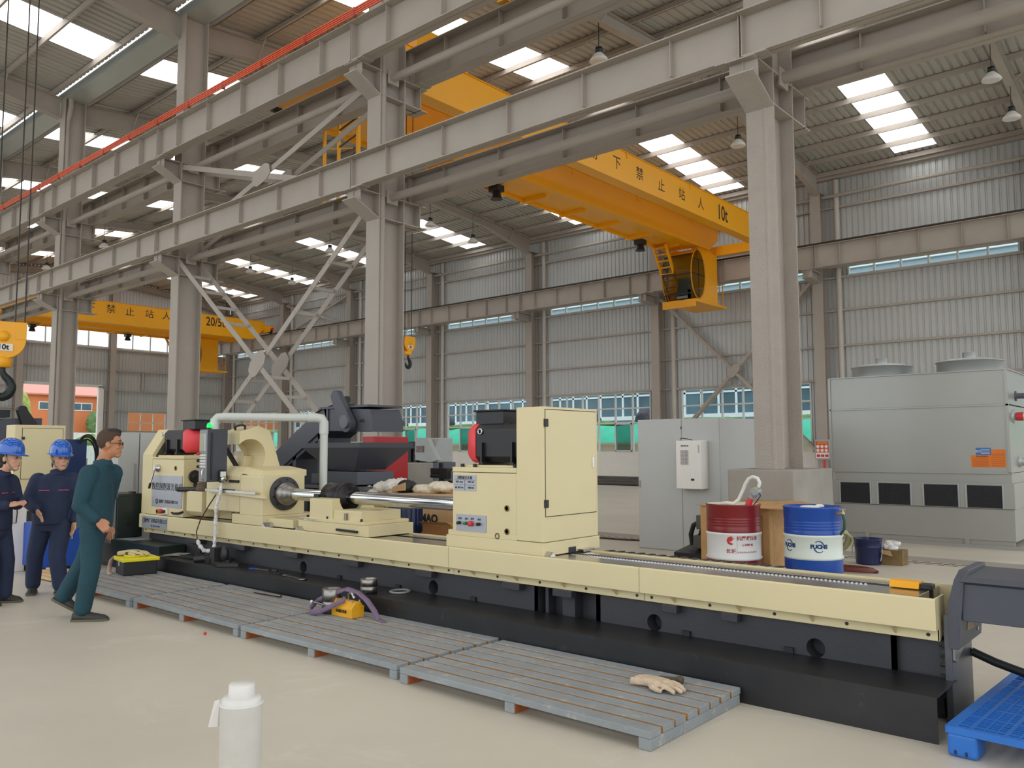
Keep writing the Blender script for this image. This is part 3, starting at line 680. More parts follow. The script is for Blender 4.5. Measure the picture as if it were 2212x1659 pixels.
# ---- pendant on its arm
arm = mat('pale_grey_arm_paint', 'c6cac4', .35, var=.02)
b = MB(); AZ = 1.94; a0, a1 = V((-9.08, 5.07, AZ)), V((-8.47, 6.2, AZ)); dd = (a1 - a0).normalized()
b.tube([a0 + V((0, 0, -.16)), a0 + V((0, 0, -.04)), a0 + dd * .03 + V((0, 0, -.01)), a0 + dd * .1, a1 - dd * .1, a1 - dd * .03 + V((0, 0, -.01)), a1 + V((0, 0, -.05)), a1 + V((0, 0, -1.93))], .05, 16)
pa = b.obj('pendant_arm', arm, mach)
b = MB(); b.tube([a1 - dd * .2, a1 - dd * .1, a1 - dd * .03 + V((0, 0, -.01)), a1 + V((0, 0, -.06)), a1 + V((0, 0, -.2))], .058, 16); b.obj('arm_elbow', arm, pa)
pd = MB().box(-9.18, -9.0, 4.945, 5.2, 1.17, 1.79).obj('pendant', mat('pendant_graphite', '3e4048', .5), mach, .004)
b = MB(); b.box(-9.0, -8.994, 4.985, 5.01, 1.2, 1.75); b.obj('pendant_groove', blk, pd)
b = MB(); b.box(-9.175, -9.005, 4.938, 4.945, 1.175, 1.78); b.obj('front_panel', mat('panel_grey', '8b8c8a', .5), pd)
MB().box(-9.16, -9.07, 4.933, 4.938, 1.53, 1.74).obj('screen', mat('lcd_olive', '9a9878', .25), pd)
MB().box(-9.065, -9.02, 4.932, 4.938, 1.53, 1.74).obj('soft_keys', plate_m, pd)
b = MB()
for i in range(5):
    for j in range(4): b.box(-9.15 + j * .034, -9.125 + j * .034, 4.93, 4.938, 1.34 + i * .033, 1.362 + i * .033)
b.obj('keypad', wht, pd)
for z in (1.5, 1.42, 1.35): MB().lathe([(.016, 0), (.018, -.03), (0, -.034)], (-9.168, 4.94, z), (0, 1, 0), 14).obj('pendant_knob', red if z == 1.5 else blk, pd)
b = MB(); b.tube([(-9.06, 4.93, 1.19), (-9.06, 4.915, 1.21), (-9.06, 4.915, 1.3), (-9.06, 4.93, 1.32)], .008, 8); b.obj('pull_handle', chrome, pd)
lp = emis('green_lamp', '00d84a', 2.0)
MB().lathe([(.026, 0), (.026, .025), (.02, .045), (.008, .055), (0, .056)], (-9.06, 4.99, 1.81), n=20).obj('signal_lamp', lp, pd)
MB().cyl((-9.06, 4.99, 1.79), (-9.06, 4.99, 1.812), .024, n=16).obj('lamp_base', blk, pd)
hw = MB().box(-8.998, -8.955, 5.085, 5.165, 1.16, 1.31).obj('hand_wheel_unit', blk, pd, .02)
MB().box(-8.955, -8.95, 5.09, 5.16, 1.23, 1.29).obj('unit_face', wht, pd)
MB().lathe([(.036, 0), (.036, .02), (.03, .026), (0, .026)], (-8.955, 5.125, 1.2), (1, 0, 0), 24).obj('pulse_wheel', chrome, pd)
# spiral cable in clear film hanging from the hand unit
film = mat('crumpled_clear_film', 'd4d3d1', .25, var=.35, vs=22, bump=.6, bs=40, col2='4b4a4a', v2=.6)
b = MB(); pts = [(-8.98, 5.12, 1.16), (-8.98, 5.11, 1.05), (-8.99, 5.07, .9), (-8.98, 5.06, .7), (-8.97, 5.05, .5), (-8.96, 5.04, .42), (-8.985, 5.0, .37), (-9.08, 4.98, .37), (-9.18, 4.97, .43), (-9.23, 4.97, .5)]
fine = []
for i in range(len(pts) - 1):
    for k in range(4): fine.append(V(pts[i]).lerp(V(pts[i + 1]), k / 4))
b.tube(fine, [.012 if i < 2 else .022 + .007 * math.sin(i * 2.3) for i in range(len(fine))], 10); cb = b.obj('wrapped_cable', film, mach)
b = MB(); b.tube([(-9.23, 4.97, .5), (-9.27, 4.98, .58), (-9.22, 5.0, .72), (-9.08, 5.03, .9), (-8.99, 5.06, 1.02)], .007, 8); b.obj('loose_cable', mat('brown_cable', '3a2a22', .5), mach)
# ================================================================== OVERHEAD: braces, cranes, hooks, lamps
def lattice(name, label, legs, ya, yb, group, n=7):
    """X brace of two planes: legs = two pairs of (x, z) ends; battens join the planes"""
    r = thing(name, label, 'brace', (legs[0][0][0], (ya + yb) / 2, min(l[i][1] for l in legs for i in (0, 1))), group)
    (a0, a1), (c0, c1) = legs
    # crossing point
    d1 = (a1[0] - a0[0], a1[1] - a0[1]); d2 = (c1[0] - c0[0], c1[1] - c0[1]); den = d1[0] * d2[1] - d1[1] * d2[0]
    t = ((c0[0] - a0[0]) * d2[1] - (c0[1] - a0[1]) * d2[0]) / den; cx, cz = a0[0] + d1[0] * t, a0[1] + d1[1] * t
    for y in (ya, yb):
        for i, (p, q) in enumerate(legs):
            dy = .02 if i else -.02; MB().bar((p[0], y + dy, p[1]), (q[0], y + dy, q[1]), .02, .13).obj('brace_leg', steel, r)
        b = MB(); u = V((d2[0], 0, d2[1])).normalized(); w = V((-u.z, 0, u.x)); c = V((cx, y - .045, cz))
        b.ext([c + u * .36 + w * .1, c + u * .2 + w * .2, c - u * .2 + w * .2, c - u * .36 + w * .1, c - u * .36 - w * .1, c - u * .2 - w * .2, c + u * .2 - w * .2, c + u * .36 - w * .1], (0, .012, 0)); b.obj('gusset', steel, r)
    for p, q in legs:
        for i in range(1, n):
            f = i / n
            if abs(f - .5) < .07: continue
            x, z = p[0] + (q[0] - p[0]) * f, p[1] + (q[1] - p[1]) * f
            MB().box(x - .02, x + .02, ya, yb, z - .035, z + .035).obj('batten', steel, r)
    return r
lattice('lattice_brace', 'crossed grey lattice brace between two columns behind the chip conveyor', (((-20.2, 6.4), (-13.6, 1.3)), ((-12.65, 6.35), (-19.3, 1.3))), 10.2, 10.8, 'lattice braces', 11)
lattice('lattice_brace', 'flatter crossed grey brace higher up, between the two runway girder levels', (((-20.15, 8.9), (-12.7, 6.8)), ((-12.7, 8.85), (-20.15, 6.85))), 10.2, 10.8, 'lattice braces', 2)
lattice('lattice_brace', 'crossed grey lattice brace against the far wall under the yellow cab', (((-20.45, 8.8), (-12.95, 1.35)), ((-13.0, 8.7), (-20.45, 1.3))), 34.68, 34.95, 'lattice braces', 17)
lattice('lattice_brace', 'thin crossed grey brace high on the far wall beyond the lattice tower', (((-52.4, 12.2), (-45.0, 10.1)), ((-45.0, 12.2), (-52.4, 10.1))), 34.85, 34.95, 'lattice braces', 2)
# orange conductor bars on the upper front girder
r = thing('conductor_rail', 'four orange conductor bars along the top of the upper front girder', 'conductor rail', (-16, 9.49, 9.85))
om = mat('orange_conductor', 'd9562f', .45, var=.08)
for i in range(4): MB().box(-37, 3.5, 9.475 - .004 * i, 9.5, 9.865 + .04 * i, 9.893 + .04 * i).obj('conductor_bar', om, r)
for i in range(24):
    x = 2.2 - 1.6 * i; MB().box(x - .025, x + .025, 9.465, 9.53, 9.84, 10.03).obj('insulator', mat('dark_red_insulator', '9c3326', .5), r)

def crane(label, X, wb, gap, z0, z1, y0, y1, chars, cap, capsz, csz, cab, group):
    r = thing('overhead_crane', label, 'crane', (X - wb - gap / 2, (y0 + y1) / 2, z0), group)
    gs = []
    for k in range(2):
        xa = X - k * (wb + gap); b = MB()
        hz = [(y0, z1), (y0, z1 - .45), (y0 + .7, z0), (y1 - .9, z0), (y1, z1 - .45), (y1, z1)]
        b.px(hz, xa - wb, xa).box(xa - wb - .04, xa + .04, y0, y1, z1, z1 + .02)
        g = b.obj('main_girder', yel, r); gs.append(g)
        for i in range(5):
            yy = y0 + 2.5 + i * (y1 - y0 - 5) / 4; MB().ext([(xa, yy, z1 - .01), (xa, yy + .12, z1 - .01), (xa, yy + .06, z1 - .2)], (.03, 0, 0)).obj('rail_gusset', yel, g)
    for ch, y, z in chars: text(ch, 'lettering', ink, (X + .004, y, z), (0, 1, 0), (0, 0, 1), csz, gs[0])
    text(cap[0], 'lettering', ink, (X + .004, cap[1], cap[2]), (0, 1, 0), (0, 0, 1), capsz, gs[0], .8, .012)
    for y in (y0 - .1, y1 + .1):
        b = MB(); b.box(X - 2 * wb - gap - .7, X + .7, y - .2, y + .2, 10.12, 10.55); e = b.obj('end_carriage', yel, r)
        for xx in (X + .55, X - 2 * wb - gap - .55): MB().cyl((xx, y - .1, 10.2), (xx, y + .1, 10.2), .17, n=18).obj('wheel', blk, e)
        for s in (1, -1):
            xx = X + .7 if s > 0 else X - 2 * wb - gap - .7; MB().cyl((xx, y, 10.35), (xx + s * .18, y, 10.35), .09, n=14).obj('buffer', red, e)
    # walkway on the far side of the second girder
    xw = X - 2 * wb - gap; b = MB(); b.box(xw - 1.1, xw, y0 + .4, y1 - 1.5, z0 + .06, z0 + .08).box(xw - 1.1, xw - 1.07, y0 + .4, y1 - 1.5, z0 - .05, z0 + .12)
    wk = b.obj('walkway', yel, r)
    for i in range(9):
        yy = y0 + 1.2 + i * (y1 - y0 - 4) / 8; MB().box(xw - 1.2, xw, yy, yy + .08, z0 - .1, z0 + .06).obj('walkway_bracket', yel, wk)
        MB().cyl((xw - 1.08, yy, z0 + .08), (xw - 1.08, yy, z0 + 1.1), .02, n=6).obj('rail_post', yel, wk)
    for z in (.6, 1.1): MB().bar((xw - 1.08, y0 + .5, z0 + z), (xw - 1.08, y1 - 2, z0 + z), .03, .03).obj('hand_rail', yel, wk)
    # cab
    xc, yc, zc, w, hgt, dep = cab       # near side x, front y, floor z, width, height, depth of the box behind the glass
    prof = []
    for i in range(15):
        a = PI / 2 + PI * i / 14; prof.append((yc + .62 + .62 * math.cos(a), zc + hgt / 2 + hgt / 2 * math.sin(a)))
    cb = MB(); yb = yc + .66
    cb.box(xc - w, xc, yb, yc + dep, zc, zc + hgt); c = cb.obj('cab', yel, r, .01)
    gl = glassmat('cab_glass', 'b4b8aa', rough=.03)
    b = MB(); b.loft([[(xc - w, y, z) for y, z in prof[3:]], [(xc, y, z) for y, z in prof[3:]]], True, False, False); b.obj('front_glass', gl, c)
    b = MB(); b.loft([[(xc - w, y, z) for y, z in prof[:4]], [(xc, y, z) for y, z in prof[:4]]], True, False, False); b.obj('cab_roof', yel, c)
    ov = [(yc + .62 + .62 * math.cos(2 * PI * i / 28), zc + hgt / 2 + hgt * .485 * math.sin(2 * PI * i / 28)) for i in range(28)]
    b = MB(); b.add([(xc + .004, y, z) for y, z in ov], [tuple(range(28))]); b.obj('side_glass', gl, c)
    fr = MB()
    for xx in (xc - w, xc):
        fr.tube([(xx + .006, y, z) for y, z in ov] + [(xx + .006, *ov[0]), ], .028, 6, False)
    q = MB()
    for f in (-.06,):
        y = prof[7][0]; q.box(xc - w, xc, y - .02, y + .02, zc + hgt * .47, zc + hgt * .47 + .05)
    q.box(xc - w, xc, prof[3][0] - .03, prof[3][0] + .01, prof[3][1] - .04, prof[3][1]).box(xc - w, xc, prof[11][0] - .03, prof[11][0] + .02, prof[11][1] - .02, prof[11][1] + .03)
    q.box(xc - .004, xc + .012, yc + .04, yc + 1.2, zc + hgt * .48, zc + hgt * .48 + .04).box(xc - .004, xc + .012, yc + .1, yc + 1.15, zc + hgt * .78, zc + hgt * .78 + .04).box(xc - .004, xc + .012, yc + .66, yc + .7, zc + .1, zc + hgt * .8)
    fr.obj('cab_rim', mat('dark_yellow_trim', 'c58a14', .45), c); q.obj('glazing_bar', blk, c)
    b = MB(); b.box(xc - w * .6, xc - w * .25, yc + .35, yc + .65, zc + .05, zc + .95).box(xc - w * .6, xc - w * .25, yc + .3, yc + .6, zc + .05, zc + .45); b.obj('operator_seat', mat('grey_seat', '7c8088', .7), c)
    b = MB(); b.box(xc - w - .1, xc + .05, yc + .3, yc + dep + .75, zc - .12, zc); f = b.obj('cab_platform', yel, c)
    b = MB(); b.box(xc - w - .1, xc + .05, yc + .2, yc + .3, zc - .35, zc - .02); b.obj('platform_apron', yel, c)
    for i in range(3):
        for xx in (xc - .1 - .45 * i,): MB().cyl((xx, yc + dep + .7, zc), (xx, yc + dep + .7, zc + 1.0), .02, n=6).obj('rail_post', yel, c)
    for z in (.35, .68, 1.0): MB().bar((xc - w, yc + dep + .7, zc + z), (xc, yc + dep + .7, zc + z), .03, .03).obj('hand_rail', yel, c)
    for xx in (xc - .2, xc - w + .2): MB().box(xx - .12, xx + .12, yc + .8, yc + dep - .2, zc + hgt, z0).obj('hanger', yel, c)
    # stair from the walkway to the cab platform
    b = MB(); s0, s1 = V((xw - .75, yc - .6, z0)), V((xw - .75, yc + .75, zc)); 
    for dx in (-.3, .3): b.bar(s0 + V((dx, 0, 0)), s1 + V((dx, 0, 0)), .05, .16)
    st = b.obj('stair', yel, c)
    b = MB()
    for i in range(9):
        p_ = s0.lerp(s1, (i + .5) / 9); b.box(p_.x - .3, p_.x + .3, p_.y - .1, p_.y + .1, p_.z - .015, p_.z + .015)
    b.obj('stair_treads', yel, c)
    return r, xw
def flood(parent, x, y, z):
    b = MB(); b.box(x - .2, x + .2, y - .17, y + .17, z + .1, z + .3).lathe([(.13, .1), (.15, 0), (.2, -.14), (.21, -.15)], (x, y, z), n=20); b.bar((x - .15, y, z + .3), (x - .15, y, z + .55), .03, .03).bar((x + .15, y, z + .3), (x + .15, y, z + .55), .03, .03)
    f = b.obj('flood_light', blk, parent); MB().cyl((x, y, z - .14), (x, y, z - .13), .195, n=20).obj('lamp_lens', mat('pale_green_lens', 'bfe0d0', .2), f)
c1, xw = crane('yellow ten tonne overhead crane with a glazed cab, near side of the hall', -14.4, .45, 1.8, 10.25, 11.28, 11.4, 33.4,
    [('吊', 19.2, 10.76), ('物', 20.55, 10.76), ('下', 21.87, 10.77), ('禁', 23.25, 10.76), ('止', 24.66, 10.7), ('站', 26.1, 10.73), ('人', 27.53, 10.71)], ('10t', 29.3, 10.72), .82, .48,
    (-16.7, 30.92, 7.93, 1.42, 2.2, 2.42), 'overhead cranes')
flood(c1, -17.8, 19.8, 9.95); flood(c1, -17.8, 28.7, 9.85)
b = MB(); b.box(-17.0, -14.5, 13.2, 15.0, 11.35, 12.0); b.obj('trolley', yel, c1)
cg = MB()
for (x, y) in ((-15.85, 11.5), (-15.3, 11.5), (-15.07, 11.9), (-14.6, 11.5)): cg.box(x - .03, x + .03, y - .03, y + .03, 7.3, 9.9)
cg = cg.obj('access_cage', yel, c1)
for z in (8.3, 8.7, 9.1):
    MB().tube([(-15.85, 11.5, z), (-15.7, 11.8, z + .05), (-15.3, 11.9, z)], .02, 6).obj('cage_hoop', yel, cg)
    MB().bar((-15.3, 11.5, z - .1), (-14.6, 11.5, z + .05), .03, .03).obj('cage_rail', mat('striped_black_yellow', '46350c', .5), cg)
c2, xw2 = crane('far yellow overhead crane lettered with its load, near the end wall', -53, .5, 2.0, 9.55, 10.92, 11.4, 33.4,
    [('下', 21.06, 10.42), ('禁', 22.3, 10.44), ('止', 23.5, 10.41), ('站', 24.77, 10.42), ('人', 25.93, 10.44)], ('20/5t', 29.47, 10.43), .85, .6,
    (-55.3, 28.5, 7.3, 1.5, 2.25, 2.5), 'overhead cranes')
flood(c2, -56.6, 19.0, 9.2); flood(c2, -56.6, 25.0, 9.2)
b = MB(); b.box(-9.95, -9.25, 11.1, 11.45, 9.97, 10.35).ext([(-9.75, 11.05, 9.97), (-9.4, 11.05, 9.97), (-9.6, 11.05, 9.85)], (0, .05, 0)); tag(b.obj('crane_stop', yel), 'small yellow block on the upper rear girder at the top edge', 'stop block')

def hook_block(label, name_big, s, group, ropes, rl):
    r = thing('hook_block', label, 'crane hook', (0, 0, 0), group)
    arc = [(.33 * math.cos(-PI * i / 16), .0 + .33 * math.sin(-PI * i / 16)) for i in range(17)]
    for y in (-.11, .07):
        b = MB(); b.py([(x * s, z * s) for x, z in arc + [(-.33, .25), (-.22, .3), (.22, .3), (.33, .25)]], y * s, (y + .04) * s); b.obj('cheek_plate', yel, r, .004)
    MB().lathe([(.05 * s, -.07 * s), (.22 * s, -.07 * s), (.22 * s, .07 * s), (.05 * s, .07 * s)], (0, 0, 0), (0, 1, 0), 28).obj('sheave', mat('ochre_sheave', 'c98a12', .5), r)
    b = MB(); b.box(.17 * s, .335 * s, -.12 * s, .12 * s, 0, .3 * s); b.obj('rope_guard', yel, r, .004)
    b = MB(); b.lathe([(.09 * s, 0), (.09 * s, -.02 * s), (0, -.02 * s)], (0, -.11 * s, .05 * s), (0, 1, 0), 24); b.obj('hub_cap', yel, r)
    lp = MB().box(-.14 * s, .14 * s, -.125 * s, -.115 * s, -.2 * s, -.08 * s).obj('load_plate', wht, r)
    text('10t', 'lettering', ink, (0, -.127 * s, -.14 * s), (1, 0, 0), (0, 0, 1), .125 * s, lp, 1, .004)
    b = MB(); b.lathe([(0, -.3 * s), (.12 * s, -.3 * s), (.14 * s, -.33 * s), (.14 * s, -.46 * s), (.1 * s, -.48 * s), (0, -.48 * s)], (0, 0, 0), n=24); b.obj('swivel', yel, r)
    hk = mat('dark_green_hook', '1f2723', .4, .3, var=.15)
    pts, rad = [], []
    for (x, z, q) in ((0, -.46, .05), (0, -.55, .05), (.035, -.62, .06), (.11, -.7, .072), (.15, -.8, .08), (.12, -.92, .085), (.02, -.99, .08), (-.09, -.95, .065), (-.15, -.86, .045), (-.16, -.78, .025)):
        pts.append((x * s, 0, z * s)); rad.append(q * s)
    P = [V(p) for p in pts]; F, G = [], []
    for i in range(len(P) - 1):
        for k in range(3): F.append(P[i].lerp(P[i + 1], k / 3)); G.append(rad[i] + (rad[i + 1] - rad[i]) * k / 3)
    b = MB(); b.tube(F + [P[-1]], G + [rad[-1]], 14); o = b.obj('hook', hk, r); sm = o.modifiers.new('smooth', 'SMOOTH'); sm.iterations = 4
    for x in ropes: MB().cyl((x * s, 0, .1 * s), (x * s, 0, rl), .011, n=8).obj('wire_rope', mat('dark_wire_rope', '3b3834', .5, .5), r)
    return r
h1 = hook_block('large yellow crane hook block marked with its load at the left edge', 1, 1, 'crane hook blocks', (.16, .3, -.16), 7.4)
h1.location = (-15.65, 4.82, 3.43); h1.rotation_euler = (0, 0, math.radians(72.6))
h2 = hook_block('small distant yellow crane hook block beside the downpipe column', 1, .62, 'crane hook blocks', (.22, -.22), 7.1)
h2.location = (-15.62, 13.99, 4.23); h2.rotation_euler = (0, 0, math.radians(100))

# hanging high-bay lamps
hood = mat('frosted_white_hood', 'd8d6d0', .3)
lt = thing('high_bay_lamp', '', 'lamp', (0, 0, 0), 'hanging roof lamps')
MB().lathe([(.1, .1), (.12, .08), (.24, -.06), (.27, -.13), (.26, -.14), (.2, -.16)], (0, 0, 0), n=24).obj('hood', hood, lt)
MB().lathe([(0, .26), (.1, .26), (.11, .2), (.11, .1), (0, .1)], (0, 0, 0), n=20).obj('ballast', blk, lt)
MB().cyl((0, 0, .26), (0, 0, 1.0), .012, n=6).obj('rod', blk, lt)
spots = [(18.3, 1, 'right of the upper crane beam, near the top of the photo'), (18.3, 5, 'in the gap under the upper girders, left of the braces'), (18.3, 6, 'lowest left, in the gap by the hook block'),
         (27, 0, 'top right corner, higher of the right pair'), (30, 0, 'at the right edge, lower of the right pair'), (27, 1, 'just left of the nearest column'), (27, 3, 'right of the downpipe column, nearer one'), (30, 3, 'right of the downpipe column, farther one'),
         (27, 4, 'left of the downpipe column'), (27, 5, 'behind the upper lattice brace'), (30, 5, 'behind the lattice brace, lower one'), (30, 6, 'above the far crane')]
for i, (y, k, lab) in enumerate(spots):
    o = lt if i == 0 else dup(lt, None)
    o.location = (-4.6 - 8 * k, y, {18.3: 12.45, 27: 12.5, 30: 12.26}[y]); o['label'] = 'hanging lamp, white hood, ' + lab
# ================================================================== THINGS ON THE FLOOR
def bent_text(body, m_, c, r, ang, z, size, parent, bold=0):
    o = text(body, 'lettering', m_, (0, 0, 0), (1, 0, 0), (0, 0, 1), size, None, 1, bold)
    off = wl(parent)
    for v in o.data.vertices:
        a = ang + v.co.x / r; rr = r + .002; v.co = V((c[0] + rr * math.cos(a), c[1] + rr * math.sin(a), z + v.co.z)) - off
    o.parent = parent; return o
def arc_mark(m_, c, r, ang, z, pts, parent, name='mark'):
    """flat outline (x, z) wrapped on a drum"""
    b = MB(); a = lambda x: ang + x / r
    b.add([(c[0] + (r + .0025) * math.cos(a(x)), c[1] + (r + .0025) * math.sin(a(x)), z + h) for x, h in pts], [tuple(range(len(pts)))]); return b.obj(name, m_, parent)
def drum(label, c, body, band, zb, zt, top):
    r = .2925; t = thing('oil_drum', label, 'drum', (*c, 0), 'oil drums')
    def prof(z0, z1, ribs_):
        p = [(r, z0)]
        for z in ribs_: p += [(r, z - .012), (r - .006, z), (r, z + .012)]
        return p + [(r, z1)]
    o = V((*c, 0))
    MB().lathe([(r - .01, .0), (r + .004, .004), (r + .004, .02), (r, .03)] + prof(.03, zb, [.12, .16, .2, .24]), o, n=48, caps=False).obj('lower_shell', body, t)
    MB().lathe([(r, zb), (r + .012, zb + .012), (r + .012, zb + .02), (r, zb + .035), (r, zt - .035), (r + .012, zt - .02), (r + .012, zt - .012), (r, zt)], o, n=48, caps=False).obj('band', band, t)
    MB().lathe(prof(zt, .91, [.70, .73, .76, .79]) + [(r + .006, .92), (r + .006, .935), (r - .006, .935)], o, n=48, caps=False).obj('upper_shell', body, t)
    MB().lathe([(r - .004, .934), (r - .012, .915), (0, .915)], o, n=48, caps=False).obj('drum_top', top, t)
    MB().lathe([(.035, 0), (.035, .012), (0, .014)], (c[0] + .15, c[1] - .1, .915), n=16).obj('bung', top, t)
    return t
dred = mat('oxide_red_drum_paint', '7e1f22', .32, var=.08, vs=4); dwht = mat('white_drum_paint', 'dfe0e0', .35, var=.03); dblue = mat('blue_drum_paint', '12479f', .3, var=.06, vs=4)
RC, BC = (-4.19, 8.62), (-3.35, 8.75)
rd = drum('dark red and white oil drum with a hand pump on top', RC, dred, dwht, .335, .63, mat('cream_drum_lid', 'cfc9b4', .5))
A = math.radians
redink = mat('red_lettering', 'c92a2e', .5)
arc_mark(redink, RC, .2925, A(-70), .55, [(.045 * math.cos(a) * (1 if True else 1), .045 * math.sin(a)) for a in [PI * .35 + i * PI * 1.3 / 14 for i in range(15)]] + [(.022 * math.cos(a) + .006, .022 * math.sin(a) - .004) for a in [PI * 1.6 - i * PI * 1.1 / 10 for i in range(11)]], rd, 'flame_mark')
arc_mark(redink, RC, .2925, A(-70), .55, [(-.02, 0), (.0, .02), (.04, .028), (.02, .01), (.0, -.012)], rd, 'flame_mark')
bent_text('长城', redink, RC, .2925, A(-70), .435, .055, rd, .001)
arc_mark(mat('grey_rule', '8a8a8a', .5), RC, .2925, A(-57.5), .49, [(-.001, -.085), (.001, -.085), (.001, .085), (-.001, .085)], rd, 'rule')
bent_text('抗磨液压油', redink, RC, .2925, A(-34), .575, .05, rd, .001); bent_text('L-HM 46', redink, RC, .2925, A(-34), .505, .035, rd, .001); bent_text('长城润滑油 航天品质保护', redink, RC, .2925, A(-34), .425, .021, rd)
bd = drum('blue and white oil drum with a tap on its side', BC, dblue, mat('pale_green_white_paint', 'd3dbd2', .35, var=.02), .395, .65, dblue)
bink = mat('navy_lettering', '1c4f8f', .45)
for an in (A(-58), A(-122)):
    bent_text('FUCHS', bink, BC, .2925, an, .535, .055, bd, .0035)
    for s in (1, -1):
        ring = [(s * .056 * math.cos(a), s * .062 * math.sin(a)) for a in [A(20) + i * A(115) / 14 for i in range(15)]]
        inn = [(s * .043 * math.cos(a), s * (.045 + .012 * (1 - i / 14)) * math.sin(a)) for i, a in enumerate([A(135) - i * A(115) / 14 for i in range(15)])]
        arc_mark(bink, BC, .2925, an, .535, ring + inn, bd, 'swirl_mark')
b = MB(); b.ell((-3.36, 8.72, .925), (.11, .09, .02), 12, 6).ell((-3.28, 8.78, .935), (.05, .05, .02), 10, 6); tag(b.obj('paper_rag', wht), 'crumpled white paper lying on top of the blue drum', 'paper')
b = MB(); b.cyl((-3.07, 8.68, .87), (-2.99, 8.66, .88), .02, n=10).cyl((-3.0, 8.66, .88), (-3.0, 8.66, .92), .012, n=8).bar((-3.03, 8.66, .92), (-2.97, 8.66, .92), .012, .012); tap = b.obj('tap', mat('brass_tap', 'b9a888', .3, .7), bd)
MB().tube([(-3.0, 8.66, .87), (-2.98, 8.65, .8), (-2.985, 8.65, .72), (-3.03, 8.66, .66)], .014, 8).obj('green_hose', mat('dark_green_hose_rubber', '1e4a38', .5), tap)
# pump with clear hose on the red drum
t = thing('drum_pump', 'grey hand pump with red neck and white hose standing in the red drum', 'pump', (-3.99, 8.6, .92))
b = MB(); b.cyl((-4.0, 8.6, .915), (-3.965, 8.6, 1.0), .038, .028, n=16); b.obj('red_neck', red, t)
b = MB(); b.ell((-3.925, 8.6, 1.06), (.055, .045, .055), 16, 10).cyl((-3.965, 8.6, 1.0), (-3.94, 8.6, 1.05), .03, n=12).cyl((-3.9, 8.55, 1.075), (-3.9, 8.65, 1.075), .04, n=14); b.obj('pump_body', mat('grey_plastic', '9a9ea2', .4), t)
b = MB(); b.box(-3.915, -3.88, 8.555, 8.57, 1.085, 1.12); b.obj('yellow_label', mat('label_yellow', 'd8cf4a', .5), t)
b = MB(); b.tube([(-3.87, 8.6, 1.07), (-3.85, 8.59, 1.03), (-3.9, 8.58, .96), (-3.93, 8.58, .93)], .006, 6); b.obj('crank', blk, t)
hz = [(-4.3, 8.55, .93), (-4.22, 8.52, .945), (-4.15, 8.55, .935), (-4.1, 8.58, .985), (-4.06, 8.6, 1.08), (-4.03, 8.6, 1.15), (-3.99, 8.6, 1.21), (-3.94, 8.6, 1.235), (-3.885, 8.6, 1.22), (-3.86, 8.6, 1.17), (-3.885, 8.6, 1.1)]
b = MB(); b.tube([V(hz[i]).lerp(V(hz[i + 1]), k / 3) for i in range(len(hz) - 1) for k in range(3)], .02, 10); b.obj('clear_hose', mat('milky_hose', 'dcdcd4', .25), t)
# crate
t = thing('wooden_crate', 'pale plywood crate with battens behind the two drums', 'crate', (-4.4, 9.3, 0))
ply = mat('pale_plywood', 'b98f5c', .7, var=.14, vs=5, col2='d0b183', v2=.6); bat = mat('pine_batten', 'c69a62', .7, var=.1, vs=6)
MB().box(-4.78, -3.96, 9.02, 9.8, .06, .84).obj('panel', ply, t)
for (x0, x1, y0, y1, z0, z1) in ((-4.8, -4.72, 9.0, 9.02, 0, .86), (-4.02, -3.94, 9.0, 9.02, 0, .86), (-4.72, -4.02, 9.0, 9.02, .78, .86), (-4.72, -4.02, 9.0, 9.02, 0, .08), (-3.96, -3.94, 9.02, 9.1, 0, .86), (-3.96, -3.94, 9.7, 9.8, 0, .86), (-3.96, -3.94, 9.1, 9.7, .78, .86), (-3.96, -3.94, 9.1, 9.7, 0, .08)):
    MB().box(x0, x1, y0, y1, z0, z1).obj('batten', bat, t, .003)
b = MB(); b.add([(-4.85, 8.98, .865), (-3.7, 8.95, .86), (-3.5, 9.5, .875), (-3.9, 9.85, .9), (-4.8, 9.85, .88), (-4.85, 8.98, .87), (-3.7, 8.95, .868), (-3.5, 9.5, .885), (-3.9, 9.85, .91), (-4.8, 9.85, .89)], [(0, 1, 2, 3, 4), (9, 8, 7, 6, 5), (0, 5, 6, 1), (1, 6, 7, 2), (2, 7, 8, 3), (3, 8, 9, 4), (4, 9, 5, 0)]); b.obj('loose_lid', ply, t)
# control cabinet with air conditioner
t = thing('control_cabinet', 'tall light grey control cabinet left of the nearest column', 'cabinet', (-6.3, 11.7, 0))
MB().box(-7.0, -5.59, 11.13, 12.4, 0, 2.0).obj('body', ltgrey, t, .004)
for x0, x1 in ((-6.99, -6.225), (-6.215, -5.6)): MB().box(x0, x1, 11.118, 11.13, .01, 1.99).obj('door', ltgrey, t, .003)
b = MB(); b.box(-6.98, -6.95, 11.105, 11.118, .94, 1.05); b.obj('door_handle', galv, t); b = MB(); b.box(-6.23, -6.218, 11.11, 11.12, 1.84, 1.88); b.obj('hinge', blk, t)
t2 = thing('cabinet_cooler', 'white cooling unit with a vent grille on the grey cabinet door', 'air conditioner', (-6.0, 10.98, .95))
MB().box(-6.2, -5.78, 10.9, 11.118, .95, 1.665).obj('casing', wht, t2, .012, 3)
MB().box(-6.12, -5.98, 10.894, 10.9, 1.3, 1.53).obj('grille_frame', wht, t2, .003)
b = MB(); 
for i in range(12):
    for j in range(7): b.box(-6.113 + j * .0185, -6.101 + j * .0185, 10.891, 10.895, 1.31 + i * .018, 1.322 + i * .018)
b.obj('grille', mat('rusty_grille', '5a5f78', .5, var=.5, vs=9, col2='b0713e', v2=.5), t2)
